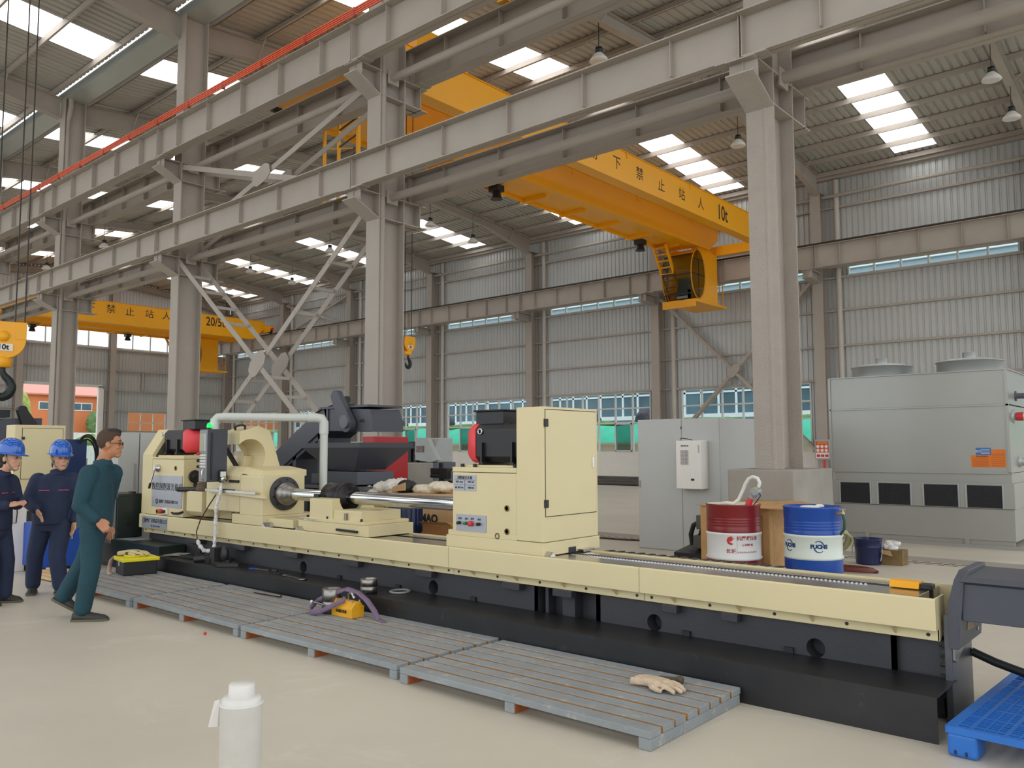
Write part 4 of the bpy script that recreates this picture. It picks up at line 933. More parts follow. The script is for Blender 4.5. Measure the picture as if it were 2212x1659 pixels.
text('涡轮制冷机', 'lettering', ink, (-6.05, 10.898, 1.585), (1, 0, 0), (0, 0, 1), .026, t2)
MB().box(-5.95, -5.9, 10.894, 10.9, 1.075, 1.105).obj('display', ink, t2); MB().box(-5.83, -5.81, 10.894, 10.9, 1.48, 1.6).obj('badge', plate_m, t2)
MB().tube([(-6.18, 11.0, 1.67), (-6.15, 10.97, 1.7), (-6.05, 11.0, 1.69), (-6.0, 11.05, 1.67)], .006, 6).obj('cable', blk_r, t2)
t = thing('hydraulic_valve', 'black hydraulic valve block with two curved hoses at the cabinet foot', 'valve', (-5.2, 9.9, 0))
for dx in (0, .14):
    MB().tube([(-5.35 + dx, 9.8, .28), (-5.37 + dx, 9.8, .42), (-5.33 + dx, 9.8, .54), (-5.22 + dx, 9.8, .6)], .032, 10).obj('hose', blk_r, t)
b = MB(); b.box(-5.25, -5.05, 9.72, 9.9, .5, .68).box(-5.3, -5.05, 9.72, 9.9, .25, .42); b.obj('valve_body', mat('dirty_grey_iron', '55534e', .6, var=.2), t, .01)
b = MB(); b.box(-5.5, -5.0, 9.6, 10.0, 0, .14).px([(9.58, .14), (9.58, .2), (10.0, .26), (10.0, .14)], -5.5, -5.0); b.obj('valve_base', blk, t)
# cable carrier behind the bed
t = thing('cable_carrier', 'olive green cable drag chain with black links along the back of the bed', 'cable carrier', (-3.4, 5.9, 0), None)
MB().box(-4.1, -2.5, 5.78, 6.0, 0, .6).obj('support_tray', mat('dull_green_tray', '6d7460', .6, var=.2, vs=8), t)
oli = mat('olive_chain', '8e9478', .5, var=.15, vs=10)
for i in range(16):
    x = -4.1 + i * .1; l_ = MB().box(x + .004, x + .096, 5.78, 6.0, .602, .668).obj('chain_link', oli, t, .006)
    b = MB(); b.ext([(x + .02, 5.8, .669), (x + .06, 5.8, .669), (x + .09, 5.99, .669), (x + .05, 5.99, .669)], (0, 0, .008)); b.obj('link_cover', blk, l_)
# cooling unit
t = thing('cooling_unit', 'large grey sheet metal cooling unit with two round fan collars', 'cooling unit', (-3.8, 15.3, 0))
cu = mat('grey_zinc_sheet', 'a3a29b', .36, .35, var=.04, vs=.8)
X0, X1, Y0, Y1 = -5.15, -2.46, 14.45, 16.7
MB().box(X0, X1, Y0, Y1, 2.215, 2.75).obj('fan_section', cu, t, .006); MB().box(X0, X1, Y0, Y1, 1.16, 2.2).obj('coil_section', cu, t, .006)
MB().box(X0 + .02, X1, Y0 + .01, Y1, 1.0, 1.155).obj('skirt_band', cu, t); MB().box(X0, X1 + .035, Y0 - .03, Y1, .61, 1.0).obj('air_inlet', cu, t, .004); MB().box(X0, X1 + .02, Y0, Y1, .12, .605).obj('sump', cu, t, .005)
b = MB()
for z in (2.207, 1.157): b.box(X0 - .01, X1 + .01, Y0 - .02, Y0, z - .015, z + .01)
b.box(X0 - .03, X0 + .01, Y0 - .02, Y0 + .03, 1.16, 2.75).box(X1 - .035, X1 + .005, Y0 - .02, Y0 + .03, 1.16, 2.75).box(X0 - .01, X1 + .01, Y0 - .025, Y0, 2.745, 2.762).box(X1 - .02, X1 + .02, Y0 - .02, Y1, 2.745, 2.765); b.obj('corner_trim', cu, t)
for g0, g1 in ((-5.01, -4.53), (-4.39, -3.9), (-3.69, -3.2), (-3.07, -2.59)):
    fr = MB(); fr.box(g0 - .025, g0, Y0 - .045, Y0 - .02, .615, .98).box(g1, g1 + .025, Y0 - .045, Y0 - .02, .615, .98); f_ = fr.obj('inlet_frame', galv, t)
    MB().box(g0, g1, Y0 - .035, Y0 - .025, .62, .965).obj('inlet_recess', ink, f_)
    b = MB(); n = 18
    for i in range(n):
        for j in range(12):
            x = g0 + (g1 - g0) * (i + .5 + (.25 if j % 2 else 0)) / (n + .5); z = .63 + .33 * j / 12; b.bar((x, Y0 - .038, z), (x + .008, Y0 - .042, z + .027), .006, .004)
    b.obj('inlet_louvre', mat('black_pvc', '34343a', .35), f_)
for xc in (-4.62, -3.2):
    MB().lathe([(.5, 2.76), (.5, 3.0), (.52, 3.005), (.52, 2.995)], (xc, 15.6, 0), n=40).obj('fan_collar', galv, t)
    b = MB()
    b.lathe([(.52, 3.0), (.35, 3.045), (.1, 3.06), (.0, 3.06)], (xc, 15.6, 0), n=28); b.obj('wrapped_guard', mat('wrinkled_film', 'c9cac8', .3, .1, var=.2, vs=18, bump=.8, bs=18), t)
    MB().lathe([(.1, 3.04), (.1, 3.16), (.105, 3.165), (0, 3.17)], (xc, 15.6, 0), n=20).obj('fan_motor', galv, t)
orl = mat('orange_label', 'e0761c', .5, var=.03); bll = mat('blue_label', '2f6fb0', .5, var=.03); yl2 = Y0 - .003
l1 = MB().box(-3.0, -2.73, yl2, yl2 + .004, 1.245, 1.43).obj('warning_label', orl, t); l2 = MB().box(-2.73, -2.525, yl2, yl2 + .004, 1.245, 1.52).obj('warning_label', orl, t); l3 = MB().box(-2.93, -2.72, yl2 - .003, yl2 + .002, 1.435, 1.545).obj('info_label', bll, t)
text('安全注意事项', 'lettering', ink, (-2.85, yl2 - .001, 1.41), (1, 0, 0), (0, 0, 1), .028, l1)
for i in range(7):
    MB().box(-2.98, -2.76, yl2 - .002, yl2, 1.26 + i * .019, 1.264 + i * .019).obj('text_line', mat('brown_print', '9c4b10', .6), l1)
    MB().box(-2.715, -2.54, yl2 - .002, yl2, 1.27 + i * .03, 1.274 + i * .03).obj('text_line', MATS['brown_print'], l2)
for i in range(4): MB().box(-2.86, -2.735, yl2 - .005, yl2 - .003, 1.455 + i * .02, 1.46 + i * .02).obj('text_line', wht, l3)
text('提示', 'lettering', wht, (-2.895, yl2 - .005, 1.49), (1, 0, 0), (0, 0, 1), .04, l3)
b = MB(); b.box(X0 + .03, X1, Y0 + .02, Y0 + .06, .03, .12).box(X0, X1 + .6, Y0 - .05, Y0 + .02, 0, .05)
for x in (-4.6, -3.1): b.box(x - .03, x + .03, Y0 - .03, Y0 + .03, .04, .13)
b.obj('base_frame', cu, t)
bb = MB()
for i in range(30):
    x = X0 + .08 + i * .09; bb.cyl((x, Y0 + .01, 1.145), (x, Y0 + .004, 1.145), .006, n=6)
bb.obj('rivet_row', mat('dark_rivet', '5c5c58', .5, .5), t)
for (y, z, r_, m_) in ((15.07, 2.364, .045, slate), (14.8, 2.03, .06, galv)):
    b = MB(); b.lathe([(r_ * 1.8, 0), (r_ * 1.8, .015), (r_, .015), (r_, 1.6)], (X1, y, z), (1, 0, 0), 20); p_ = b.obj('pipe', m_, t)
    if m_ is galv: MB().cyl((X1 + .05, y, z), (X1 + .14, y, z), r_ * 1.12, n=20).obj('pipe_coupling', red, p_)
b = MB(); b.lathe([(.09, 0), (.09, .03), (.07, .03), (.07, .1)], (X1, 15.1, 1.33), (1, 0, 0), 24); b.obj('flange_port', galv, t)
# blue bucket, bag, hoses
t = thing('bucket', 'navy blue steel bucket on the floor right of the blue drum', 'bucket', (-3.68, 11.55, 0))
MB().lathe([(.0, .0), (.155, 0), (.158, .02), (.168, .22), (.172, .225), (.172, .235), (.17, .245), (.178, .325), (.184, .33), (.184, .34), (.174, .335), (.165, .2), (.152, .02), (0, .02)], (-3.68, 11.55, 0), n=36).obj('pail', mat('navy_enamel', '1b2450', .25, var=.1), t)
b = MB(); b.tube([(-3.86, 11.55, .28), (-3.875, 11.5, .2), (-3.86, 11.46, .14)], .006, 6).tube([(-3.5, 11.55, .28), (-3.49, 11.5, .15), (-3.5, 11.46, .06)], .006, 6); b.obj('bail_handle', galv, t)
t = thing('rubbish_box', 'brown open carton with crumpled white plastic beside the blue bucket', 'carton', (-3.4, 11.65, 0))
b = MB(); b.pz([(-3.54, 11.57), (-3.27, 11.6), (-3.25, 11.8), (-3.52, 11.8)], 0, .2); b.obj('carton', mat('dirty_cardboard', '7a6440', .85, var=.3, vs=8), t)
b = MB()
b.ext([(-3.54, 11.57, .2), (-3.4, 11.55, .19), (-3.36, 11.5, .13), (-3.5, 11.53, .15)], (0, -.01, 0)); b.obj('flap', mat('cardboard', 'b08c5f', .8), t)
b = MB()
for i in range(9): b.ell((-3.42 + random.uniform(-.08, .16), 11.68 + random.uniform(-.06, .06), .22 + random.uniform(0, .06)), (.07, .06, .04), 8, 6)
pb = b.obj('crumpled_plastic', mat('white_film', 'dedbd8', .35, bump=.8, bs=20), t)
dm = pb.modifiers.new('crumple', 'DISPLACE'); tx = bpy.data.textures.new('crumple', 'CLOUDS'); tx.noise_scale = .06; dm.texture = tx; dm.strength = .05
def coil(name, label, c, r0, n, rad, m_, squash=.6, lift=0, tilt=0):
    pts = []
    for i in range(n * 20 + 1):
        a = 2 * PI * i / 20; k = i / 20; rr = r0 * (1 - .05 * k) + .012 * math.sin(k * 5 + a)
        pts.append((c[0] + rr * math.cos(a), c[1] + rr * squash * math.sin(a), rad + .012 * (k % 3) + lift * (.5 + .5 * math.sin(a + 2.2))))
    b = MB(); b.tube(pts, rad, 8); return tag(b.obj(name, m_), label, 'hose')
coil('garden_hose', 'coiled pale green hose leaning behind the blue drum', (-4.03, 11.05, 0), .3, 5, .02, mat('pale_green_hose', 'a3a07a', .5), .55, .42)
coil('air_hose', 'loose red brown rubber hose looped on the floor right of the blue drum', (-3.62, 10.72, 0), .3, 3, .017, mat('red_brown_rubber', '6b3328', .5), .5)
# trench grating along the floor
t = thing('trench_grating', 'long slotted grey trench cover across the floor in front of the cooling unit', 'grating', (-3, 12.1, 0))
MB().box(-14, 3, 11.95, 12.25, .001, .004).obj('cover_plate', mat('cover_plate_paint', 'b5ada0', .5, var=.08), t)
b = MB(); x = -12.5
while x < 2.5:
    for i in range(3):
        y = 11.985 + i * .085; b.box(x + .05 * i, x + .07 + .05 * i, y, y + .05, .004, .0055)
    x += .155 if int(x * 10) % 11 else .22
b.obj('slot', ink, t)
MB().box(-14, 3, 12.27, 12.74, .001, .003).obj('worn_strip', mat('bare_grey_strip', '9a9388', .7, var=.05), t)
b = MB(); b.tube([(-8.8, 11.86, .015), (-8.3, 11.83, .015), (-7.9, 11.8, .015), (-7.5, 11.9, .015), (-7.05, 11.92, .015)], .014, 6); tag(b.obj('floor_cable', mat('brown_cable', '3a2a22')), 'dark cable lying on the floor left of the grey cabinet', 'cable')
for i, (y, r_) in enumerate(((32.9, .12), (31.2, .08), (29.2, .07))):
    b = MB(); b.cyl((-34, y, r_), (-8, y, r_), r_, n=10); tag(b.obj('steel_pipe', mat('dark_mill_steel', '55514b', .45, .6, var=.25)), 'long dark steel pipe on the floor by the far wall, ' + ['thickest, closest to the wall', 'middle one', 'closest to the camera'][i], 'pipe', 'pipes by the far wall')
# notice on a red post
t = thing('notice_board', 'grey framed safety notice in red and white on a post by the wall column', 'sign', (-12.5, 34, 0))
MB().box(-12.82, -12.2, 33.98, 34.1, 1.07, 1.9).obj('board', mat('grey_board', 'a8a7a5', .5), t, .02); ob = MB().box(-12.77, -12.25, 33.97, 33.98, 1.36, 1.82).obj('poster_top', mat('poster_red', 'd8502c', .5), t); MB().box(-12.77, -12.25, 33.97, 33.98, 1.13, 1.36).obj('poster_foot', wht, t)
for i in range(3):
    for j in range(2): MB().cyl((-12.68 + .17 * i, 33.968, 1.61 - .16 * j), (-12.68 + .17 * i, 33.962, 1.61 - .16 * j), .065, n=18).obj('pictogram', wht, ob)
    MB().box(-12.73 + .17 * i, -12.6 + .17 * i, 33.962, 33.968, 1.18, 1.28).obj('small_panel', redink, ob)
text('安全须知', 'lettering', mat('label_yellow', 'e0c040'), (-12.5, 33.965, 1.75), (1, 0, 0), (0, 0, 1), .1, ob)
MB().cyl((-12.45, 34.05, 0), (-12.45, 34.05, 1.07), .05, n=12).obj('post', red, t)

# ---- chip conveyor at the right end
t = thing('chip_conveyor', 'dark grey chip conveyor box standing at the right end of the bed', 'conveyor', (-.6, 5.4, 0))
b = MB(); b.px([(5.2, .58), (5.2, .785), (5.17, .8), (5.2, .825), (5.72, .83), (5.75, .58)], -1.16, 1.6); b.obj('trough_cover', slate, t, .004)
b = MB(); b.ext([(-1.23, 5.18, .42), (-1.23, 5.18, .67), (-1.19, 5.18, .81), (-1.19, 5.3, .85), (-1.19, 5.74, .85), (-1.23, 5.74, .42)], (.05, 0, 0)); b.obj('end_flange', slate, t, .003)
zn = mat('zinc_sheet_leg', '8f9090', .3, .6, var=.12, vs=3)
MB().box(-1.26, -1.222, 5.2, 5.68, .0, .6).obj('leg_box', mat('dark_zinc', '5d6063', .32, .6, var=.2, vs=2.5), t, .004)
b = MB(); b.ext([(-1.221, 5.215, .575), (-1.221, 5.215, .35), (-1.221, 5.26, .33), (-1.221, 5.6, .46), (-1.221, 5.6, .575)], (.012, 0, 0)); b.obj('bracket_plate', zn, t)
for (y, z) in ((5.24, .42), (5.58, .55), (5.57, .44)): MB().cyl((-1.209, y, z), (-1.2, y, z), .008, n=8).obj('bolt', blk, t)
b = MB(); b.cyl((-1.21, 5.64, .55), (-1.17, 5.64, .54), .022, n=12).cyl((-1.21, 5.62, .47), (-1.17, 5.62, .47), .013, n=8); b.obj('limit_switch', chrome, t)
MB().box(-.83, -.75, 5.22, 5.3, .83, .845).obj('latch', blk, t)
b = MB(); b.tube([(-1.222, 5.66, .32), (-1.1, 5.68, .27), (-.95, 5.72, .22), (-.75, 5.8, .19), (-.4, 6.0, .2), (-.1, 6.2, .25)], .025, 10); b.obj('coolant_hose', blk_r, t)
# blue pallet
t = thing('plastic_pallet', 'bright blue slotted plastic pallet at the lower right corner', 'pallet', (-1.14, 4.665, 0))
pbl = mat('blue_polyethylene', '2a6fc4', .38, var=.06, vs=5, bump=.04); pbl.node_tree.nodes['Principled BSDF'].inputs['Subsurface Weight'].default_value = 0
def grid_deck(b, x0, x1, y0, y1, z0, z1):
    """slotted deck built from crossing ribs of uneven pitch"""
    xs = [x0, x0 + .055]; ys = [y0, y0 + .03]
    x = x0 + .055; k = 0
    bars = [(x0, x0 + .05)]
    while x < x1 - .06:
        w = [.045, .045, .045, .03, .045, .03][k % 6]; x += w; bw = .007 if k % 3 else .02; bars.append((x, x + bw)); x += bw; k += 1
    bars.append((x1 - .03, x1)); rows = [(y0, y0 + .03)]; y = y0 + .03; k = 0
    while y < y1 - .05:
        w = [.026, .026, .026, .03][k % 4]; y += w; bw = .007 if k % 5 else .02; rows.append((y, y + bw)); y += bw; k += 1
    rows.append((y1 - .03, y1))
    for a, c in bars: b.box(a, c, y0, y1, z0, z1)
    for a, c in rows: b.box(x0, x1, a, c, z0 + .001, z1 - .0006)
b = MB(); grid_deck(b, -1.14, .06, 4.665, 5.98, .118, .152); b.obj('deck', pbl, t)
b = MB()
for (x, y) in ((-1.14, 4.665), (-.61, 4.665), (-.08, 4.665), (-1.14, 5.24), (-.61, 5.24), (-.08, 5.24), (-1.14, 5.82), (-.61, 5.82), (-.08, 5.82)):
    MB().box(x, x + .14, y + .004, y + .16, 0, .12).obj('foot', pbl, t, .02, 3)
for x in (-1.105, -1.055): MB().box(x, x + .01, 4.664, 4.67, .015, .035).obj('foot_slot', mat('slot_shade_blue', '122a55', .6), t)  # darker copy of the pallet blue paints the shade inside the slots
MB().box(-1.14, .06, 4.664, 4.672, .115, .15).obj('rim', pbl, t); MB().box(-1.142, -1.13, 4.664, 5.98, .115, .15).obj('rim', pbl, t)
t.rotation_euler = (0, 0, -.05)
# white post in the foreground
t = thing('white_post', 'white painted pipe post with a stepped cap in the foreground', 'post', (-2.1, 1.275, 0))
wp = mat('brushed_white_paint', 'd9d6d0', .5, var=.06, vs=9, bump=.12, bs=25)
MB().lathe([(.0, 0), (.056, 0), (.056, .845), (.06, .848), (.06, .852), (.0, .852)], (-2.1, 1.275, 0), n=40).obj('pipe', wp, t)
MB().lathe([(.052, .852), (.053, .862), (.046, .868), (.036, .868), (.0345, .9), (.033, .902), (.0, .902)], (-2.1, 1.275, 0), n=40).obj('cap', wp, t)
b = MB(); b.ext([(-2.155, 1.24, .855), (-2.168, 1.232, .85), (-2.178, 1.22, .78), (-2.16, 1.238, .78)], (.002, .02, 0)); b.obj('paint_flap', wp, t)

# ---- duckboards: four, each of eight planks on three bearers
gp = mat('grey_painted_timber', '8d9294', .75, var=.12, vs=4, bump=.15, bs=60, col2='a8a49a', v2=.57)
pp = mat('raw_timber_edge', 'b07c44', .8, var=.2, vs=12)
t0 = thing('duckboard', 'slatted grey wooden duckboard at the near right end, carrying a glove', 'duckboard', (0, 0, 0), 'wooden duckboards along the machine')
L_, pw = 1.93, .128
for i in range(8):
    y = i * .1325; w = .107 + .006 * math.sin(i * 2.1); b = MB(); b.m = 0
    b.box(0, L_, y, y + w, .06, .1); pl_ = b.obj('plank', gp, t0, .005)
    if i: MB().box(.004, L_ - .004, y - .0015, y + .001, .062, .0955).obj('raw_edge', pp, pl_)
for x in (0, .93, L_ - .075):
    br = MB().box(x, x + .075, 0, 1.03, .0, .06).obj('bearer', gp, t0, .006); (MB().box(x + .075, x + .077, .01, 1.02, .002, .058) if x < 1.5 else MB().box(x - .002, x, .01, 1.02, .002, .058)).obj('raw_side', mat('orange_raw_timber', 'b5622f', .8, var=.2, vs=10), br)
t0.location = (-4.23, 3.735, 0)
dup(t0, (-6.22, 3.75, 0), .006, 'slatted grey wooden duckboard in the middle, carrying the yellow lifting magnet')
dup(t0, (-8.19, 3.76, 0), -.006, 'slatted grey wooden duckboard in front of the hanging wrapped cable')
dup(t0, (-10.16, 3.72, 0), .01, 'slatted grey wooden duckboard at the far left under the yellow toolbox')
# things lying on them and on the skirt
t = thing('lifting_magnet', 'yellow lifting magnet block on the duckboards', 'magnet', (-5.86, 4.55, .1))
b = MB(); b.px([(4.5, .1), (4.5, .18), (4.54, .235), (4.6, .235), (4.64, .18), (4.64, .1)], -6.0, -5.72); b.obj('body', mat('magnet_yellow', 'e3a51c', .4), t, .006)
for x in (-5.97, -5.75):
    for y in (4.53, 4.61): MB().cyl((x, y, .225), (x, y, .245), .01, n=6).obj('bolt', galv, t)
text('永磁起重器', 'lettering', ink, (-5.86, 4.497, .15), (1, 0, 0), (0, 0, 1), .03, t)
for y in (4.52, 4.62): MB().cyl((-5.72, y, .19), (-5.712, y, .19), .012, n=8).obj('end_bolt', mat('magnet_yellow', 'e3a51c'), t)
b = MB(); b.cyl((-6.0, 4.5, .17), (-6.2, 4.44, .2), .009, n=8); lv_ = b.obj('lever', steelm, t); MB().ell((-6.205, 4.438, .2), (.014, .014, .014), 10, 8).obj('lever_knob', wht, lv_)
b = MB(); b.tube([(-5.85, 4.57, .23), (-5.85, 4.57, .29), (-5.8, 4.57, .3), (-5.77, 4.57, .26)], .012, 8); b.obj('shackle', chrome, t)
def ribbon(pts, w, name, label, m_, cat):
    """flat webbing: pts of (point, width direction)"""
    b = MB(); L, R_ = [], []
    P = [V(p) for p, _ in pts]; D = [V(d).normalized() * w / 2 for _, d in pts]
    for i in range(len(P) - 1):
        for k in range(4):
            f = k / 4; p = P[i].lerp(P[i + 1], f); d = D[i].lerp(D[i + 1], f); L.append(p - d); R_.append(p + d)
    L.append(P[-1] - D[-1]); R_.append(P[-1] + D[-1])
    b.loft([L, R_], True, False, False); o = b.obj(name, m_); s_ = o.modifiers.new('thick', 'SOLIDIFY'); s_.thickness = .005
    return tag(o, label, cat)
u_ = (0, .3, 1)
ribbon([((-5.83, 4.52, .25), u_), ((-5.93, 4.45, .19), u_), ((-6.03, 4.41, .14), (.2, .2, 1)), ((-6.13, 4.38, .12), (0, .3, 1)), ((-6.2, 4.42, .14), (0, -.1, 1)), ((-6.2, 4.5, .2), (0, 0, 1)), ((-6.05, 4.54, .27), (0, 0, 1)), ((-5.88, 4.57, .33), (0, .8, .6)), ((-5.76, 4.6, .31), (0, 1, .3)), ((-5.66, 4.62, .25), (.5, 1, .2)), ((-5.56, 4.62, .17), (.8, .8, .2)), ((-5.5, 4.61, .11), (1, .6, 0)), ((-5.44, 4.6, .108), (1, .6, 0)), ((-5.38, 4.58, .106), (1, .6, 0))], .05,
       'webbing_sling', 'purple webbing sling draped over the yellow lifting magnet', mat('mauve_webbing', '75627a', .8, var=.1, vs=20), 'sling')
def ring(name, label, c, r, h, t_, m_):
    z = c[2]; return tag(MB().lathe([(r - t_, z), (r, z), (r, z + h * .48), (r - .004, z + h * .5), (r, z + h * .52), (r, z + h), (r - .008, z + h + .006), (r - t_, z + h), (r - t_, z)], (c[0], c[1], 0), n=40, caps=False).obj(name, m_), label, 'steel ring', 'steel rings')
ring('steel_ring', 'turned steel ring standing on the duckboard left of the yellow magnet', (-6.08, 4.56, .1), .083, .21, .018, steelm)
ring('steel_ring', 'turned steel ring standing on the black shelf behind the yellow magnet', (-5.98, 4.9, .24), .078, .125, .012, steelm)
b = MB(); pts = [(-5.78 + .085 * math.cos(a), 5.1 + .09 * math.sin(a), .25) for a in [i * 2 * PI / 24 for i in range(25)]]; b.tube(pts, .01, 8); tag(b.obj('hose_loop', mat('grey_braided_hose', '8d8d8b', .5)), 'small loop of grey hose on the black shelf', 'hose')
t = thing('spanner', 'dark open ended spanner lying on the shelf near the left round hole', 'spanner', (-7.2, 4.96, .24))
b = MB(); b.bar((-7.42, 4.99, .248), (-7.12, 4.955, .248), .03, .01); b.lathe([(.02, 0), (.045, 0), (.045, .012), (.02, .012)], (-7.08, 4.95, .242), n=18, caps=False).lathe([(.015, 0), (.03, 0), (.03, .012), (.015, .012)], (-7.44, 4.99, .242), n=16, caps=False); b.obj('wrench_body', steelm, t)
t = thing('pliers', 'blue handled pliers on the shelf below the splash cover', 'pliers', (-8.1, 5.03, .24))
b = MB(); b.bar((-8.14, 5.0, .25), (-8.07, 5.04, .25), .02, .014); b.obj('grip', mat('blue_grip', '24479c', .5), t); b = MB(); b.bar((-8.07, 5.04, .25), (-7.88, 5.08, .247), .018, .01); b.obj('jaw', steelm, t)
b = MB(); b.bar((-7.7, 5.02, .248), (-7.55, 5.0, .248), .02, .014).ell((-7.72, 5.05, .26), (.05, .03, .02), 10, 6); tag(b.obj('adjustable_wrench', blk), 'black wrench on the shelf left of the round hole', 'wrench')
t = thing('base_plate', 'square dark steel plate with a stud lying on the shelf', 'plate', (-8.6, 5.0, .24))
b = MB(); b.pz([(-8.78, 4.94), (-8.55, 4.85), (-8.4, 5.02), (-8.63, 5.12)], .24, .275); b.obj('plate', mat('worn_dark_steel', '3d3c3c', .45, .5, var=.25, vs=8), t, .004); MB().cyl((-8.58, 5.0, .275), (-8.58, 5.0, .3), .035, n=6).obj('stud', blk, t)
t = thing('scrap_clamp', 'dark steel clamp with a round end lying on the shelf', 'clamp', (-9.2, 5.05, .24))
b = MB(); b.bar((-9.45, 5.1, .27), (-8.95, 4.98, .27), .07, .06).cyl((-9.15, 4.9, .27), (-9.0, 5.05, .29), .035, n=14).box(-8.95, -8.85, 4.98, 5.1, .24, .42).ell((-8.8, 5.08, .34), (.06, .05, .1), 12, 8); b.obj('clamp_body', MATS['worn_dark_steel'], t)
for i, (x0, y0, x1, y1, lab) in enumerate(((-9.8, 5.05, -9.45, 5.12, 'left piece'), (-9.62, 4.98, -9.3, 5.06, 'right piece'))):
    b = MB(); b.bar((x0, y0, .252), (x1, y1, .258), .05, .02); tag(b.obj('steel_offcut', MATS['worn_dark_steel']), 'flat dark steel offcut on the shelf, ' + lab, 'offcut', 'steel offcuts')
b = MB(); b.add([(-10.36, 4.86, .242), (-9.95, 4.86, .244), (-9.85, 5.1, .25), (-10.2, 5.14, .246)], [(0, 1, 2, 3)]).add([(-10.05, 4.9, .25), (-9.75, 5.02, .255), (-9.72, 5.16, .275), (-10.0, 5.12, .262)], [(0, 1, 2, 3)]); o = b.obj('cardboard_sheet', mat('grey_cardboard', '9d978c', .8, var=.08)); s_ = o.modifiers.new('thick', 'SOLIDIFY'); s_.thickness = .003; tag(o, 'grey cardboard sheet lying on the shelf right of the toolbox', 'cardboard')
b = MB(); b.cyl((-7.5, 4.67, .115), (-7.06, 4.69, .115), .014, n=12); tag(b.obj('steel_bar', steelm), 'short polished steel bar lying on the duckboard edge', 'bar')
# toolbox
t = thing('toolbox', 'black toolbox with a yellow lid on the far left duckboard', 'toolbox', (-9.75, 4.5, .1))
MB().pz([(-9.98, 4.36), (-9.64, 4.3), (-9.56, 4.66), (-9.9, 4.72)], .1, .255).obj('case', blk, t, .01)
b = MB(); b.pz([(-10.0, 4.34), (-9.62, 4.28), (-9.54, 4.68), (-9.92, 4.74)], .255, .295).pz([(-9.93, 4.42), (-9.72, 4.39), (-9.68, 4.58), (-9.88, 4.62)], .295, .315); b.obj('lid', mat('lemon_yellow_plastic', 'e8dc1e', .4), t, .008)
b = MB(); b.cyl((-9.86, 4.42, .33), (-9.74, 4.52, .345), .018, n=10); b.obj('carry_handle', mat('dark_grey_plastic', '4a4a4a', .5), t); MB().box(-9.82, -9.79, 4.32, 4.335, .2, .26).obj('latch', galv, t)
glv = mat('beige_leather', 'cdbb92', .85, var=.12, vs=14, bump=.4, bs=30)
def glove(name, label, c, rot, m_, s=1.0):
    """flat work glove lying palm down: cuff, palm, four fingers and a thumb in one soft surface"""
    M_ = Matrix.Rotation(rot, 3, 'Z'); T = lambda x, y, z: V(c) + M_ @ (V((x, y, z)) * s)
    b = MB()
    def limb(p, r, n=10):
        q = [T(*a) for a in p]; b.tube([q[i].lerp(q[i + 1], k / 3) for i in range(len(q) - 1) for k in range(3)] + [q[-1]], [(r[i] + (r[i + 1] - r[i]) * k / 3) * s for i in range(len(r) - 1) for k in range(3)] + [r[-1] * s], n)
    for dy in (-.03, 0, .03): limb([(-.15, dy * 1.35, .022), (-.08, dy * 1.1, .03), (0, dy * .9, .034), (.06, dy * 1.1, .032)], [.022, .026, .026, .024])
    for dy, ln in ((-.045, .1), (-.015, .125), (.015, .12), (.042, .085)): limb([(.03, dy * .8, .03), (.08, dy * 1.1, .035), (.06 + ln * .7, dy * 1.25, .028), (.06 + ln, dy * 1.3, .014)], [.018, .016, .0145, .012])
    limb([(-.02, -.03, .025), (.02, -.075, .025), (.06, -.085, .018), (.09, -.08, .014)], [.02, .018, .015, .012])
    o = b.obj(name, m_); r_ = o.modifiers.new('remesh', 'REMESH'); r_.mode = 'VOXEL'; r_.voxel_size = .006 * s; sm = o.modifiers.new('s', 'SMOOTH'); sm.iterations = 3; r_.use_smooth_shade = True
    return tag(o, label, 'glove', 'work gloves')
glove('work_glove', 'dirty pale work glove lying on the near right duckboard', (-2.68, 4.43, .1), -.05, mat('dirty_cotton', 'c9b49a', .9, var=.2, vs=16, bump=.5, bs=40, col2='8a6e55', v2=.66), 1.05)
glove('work_glove', 'beige leather work glove lying over the yellow toolbox lid', (-9.84, 4.5, .3), .5, glv, 1.15)
ribbon([((-9.98, 4.36, .3), (0, 1, 0)), ((-10.03, 4.33, .25), (0, 1, 0)), ((-10.05, 4.32, .18), (0, 1, 0)), ((-10.03, 4.31, .12), (0, 1, 0)), ((-9.98, 4.29, .108), (.2, 1, 0)), ((-9.88, 4.26, .106), (.2, 1, 0))], .05, 'cloth_strip', 'pale cloth strip hanging from the yellow toolbox', mat('pinkish_cloth', 'c7ab9e', .9, var=.1), 'cloth')
b = MB(); b.cyl((-2.74, 4.57, .118), (-2.62, 4.6, .122), .017, n=12).ell((-2.615, 4.6, .124), (.026, .026, .026), 12, 8); tag(b.obj('tool_handle', mat('dark_worn_wood', '5a4d3e', .7, var=.2)), 'short dark tool handle behind the glove on the near right duckboard', 'handle')
b = MB(); b.ell((-6.55, 3.62, .012), (.016, .014, .012), 12, 8); tag(b.obj('bottle_cap', red), 'small red cap on the floor by the duckboards', 'cap')
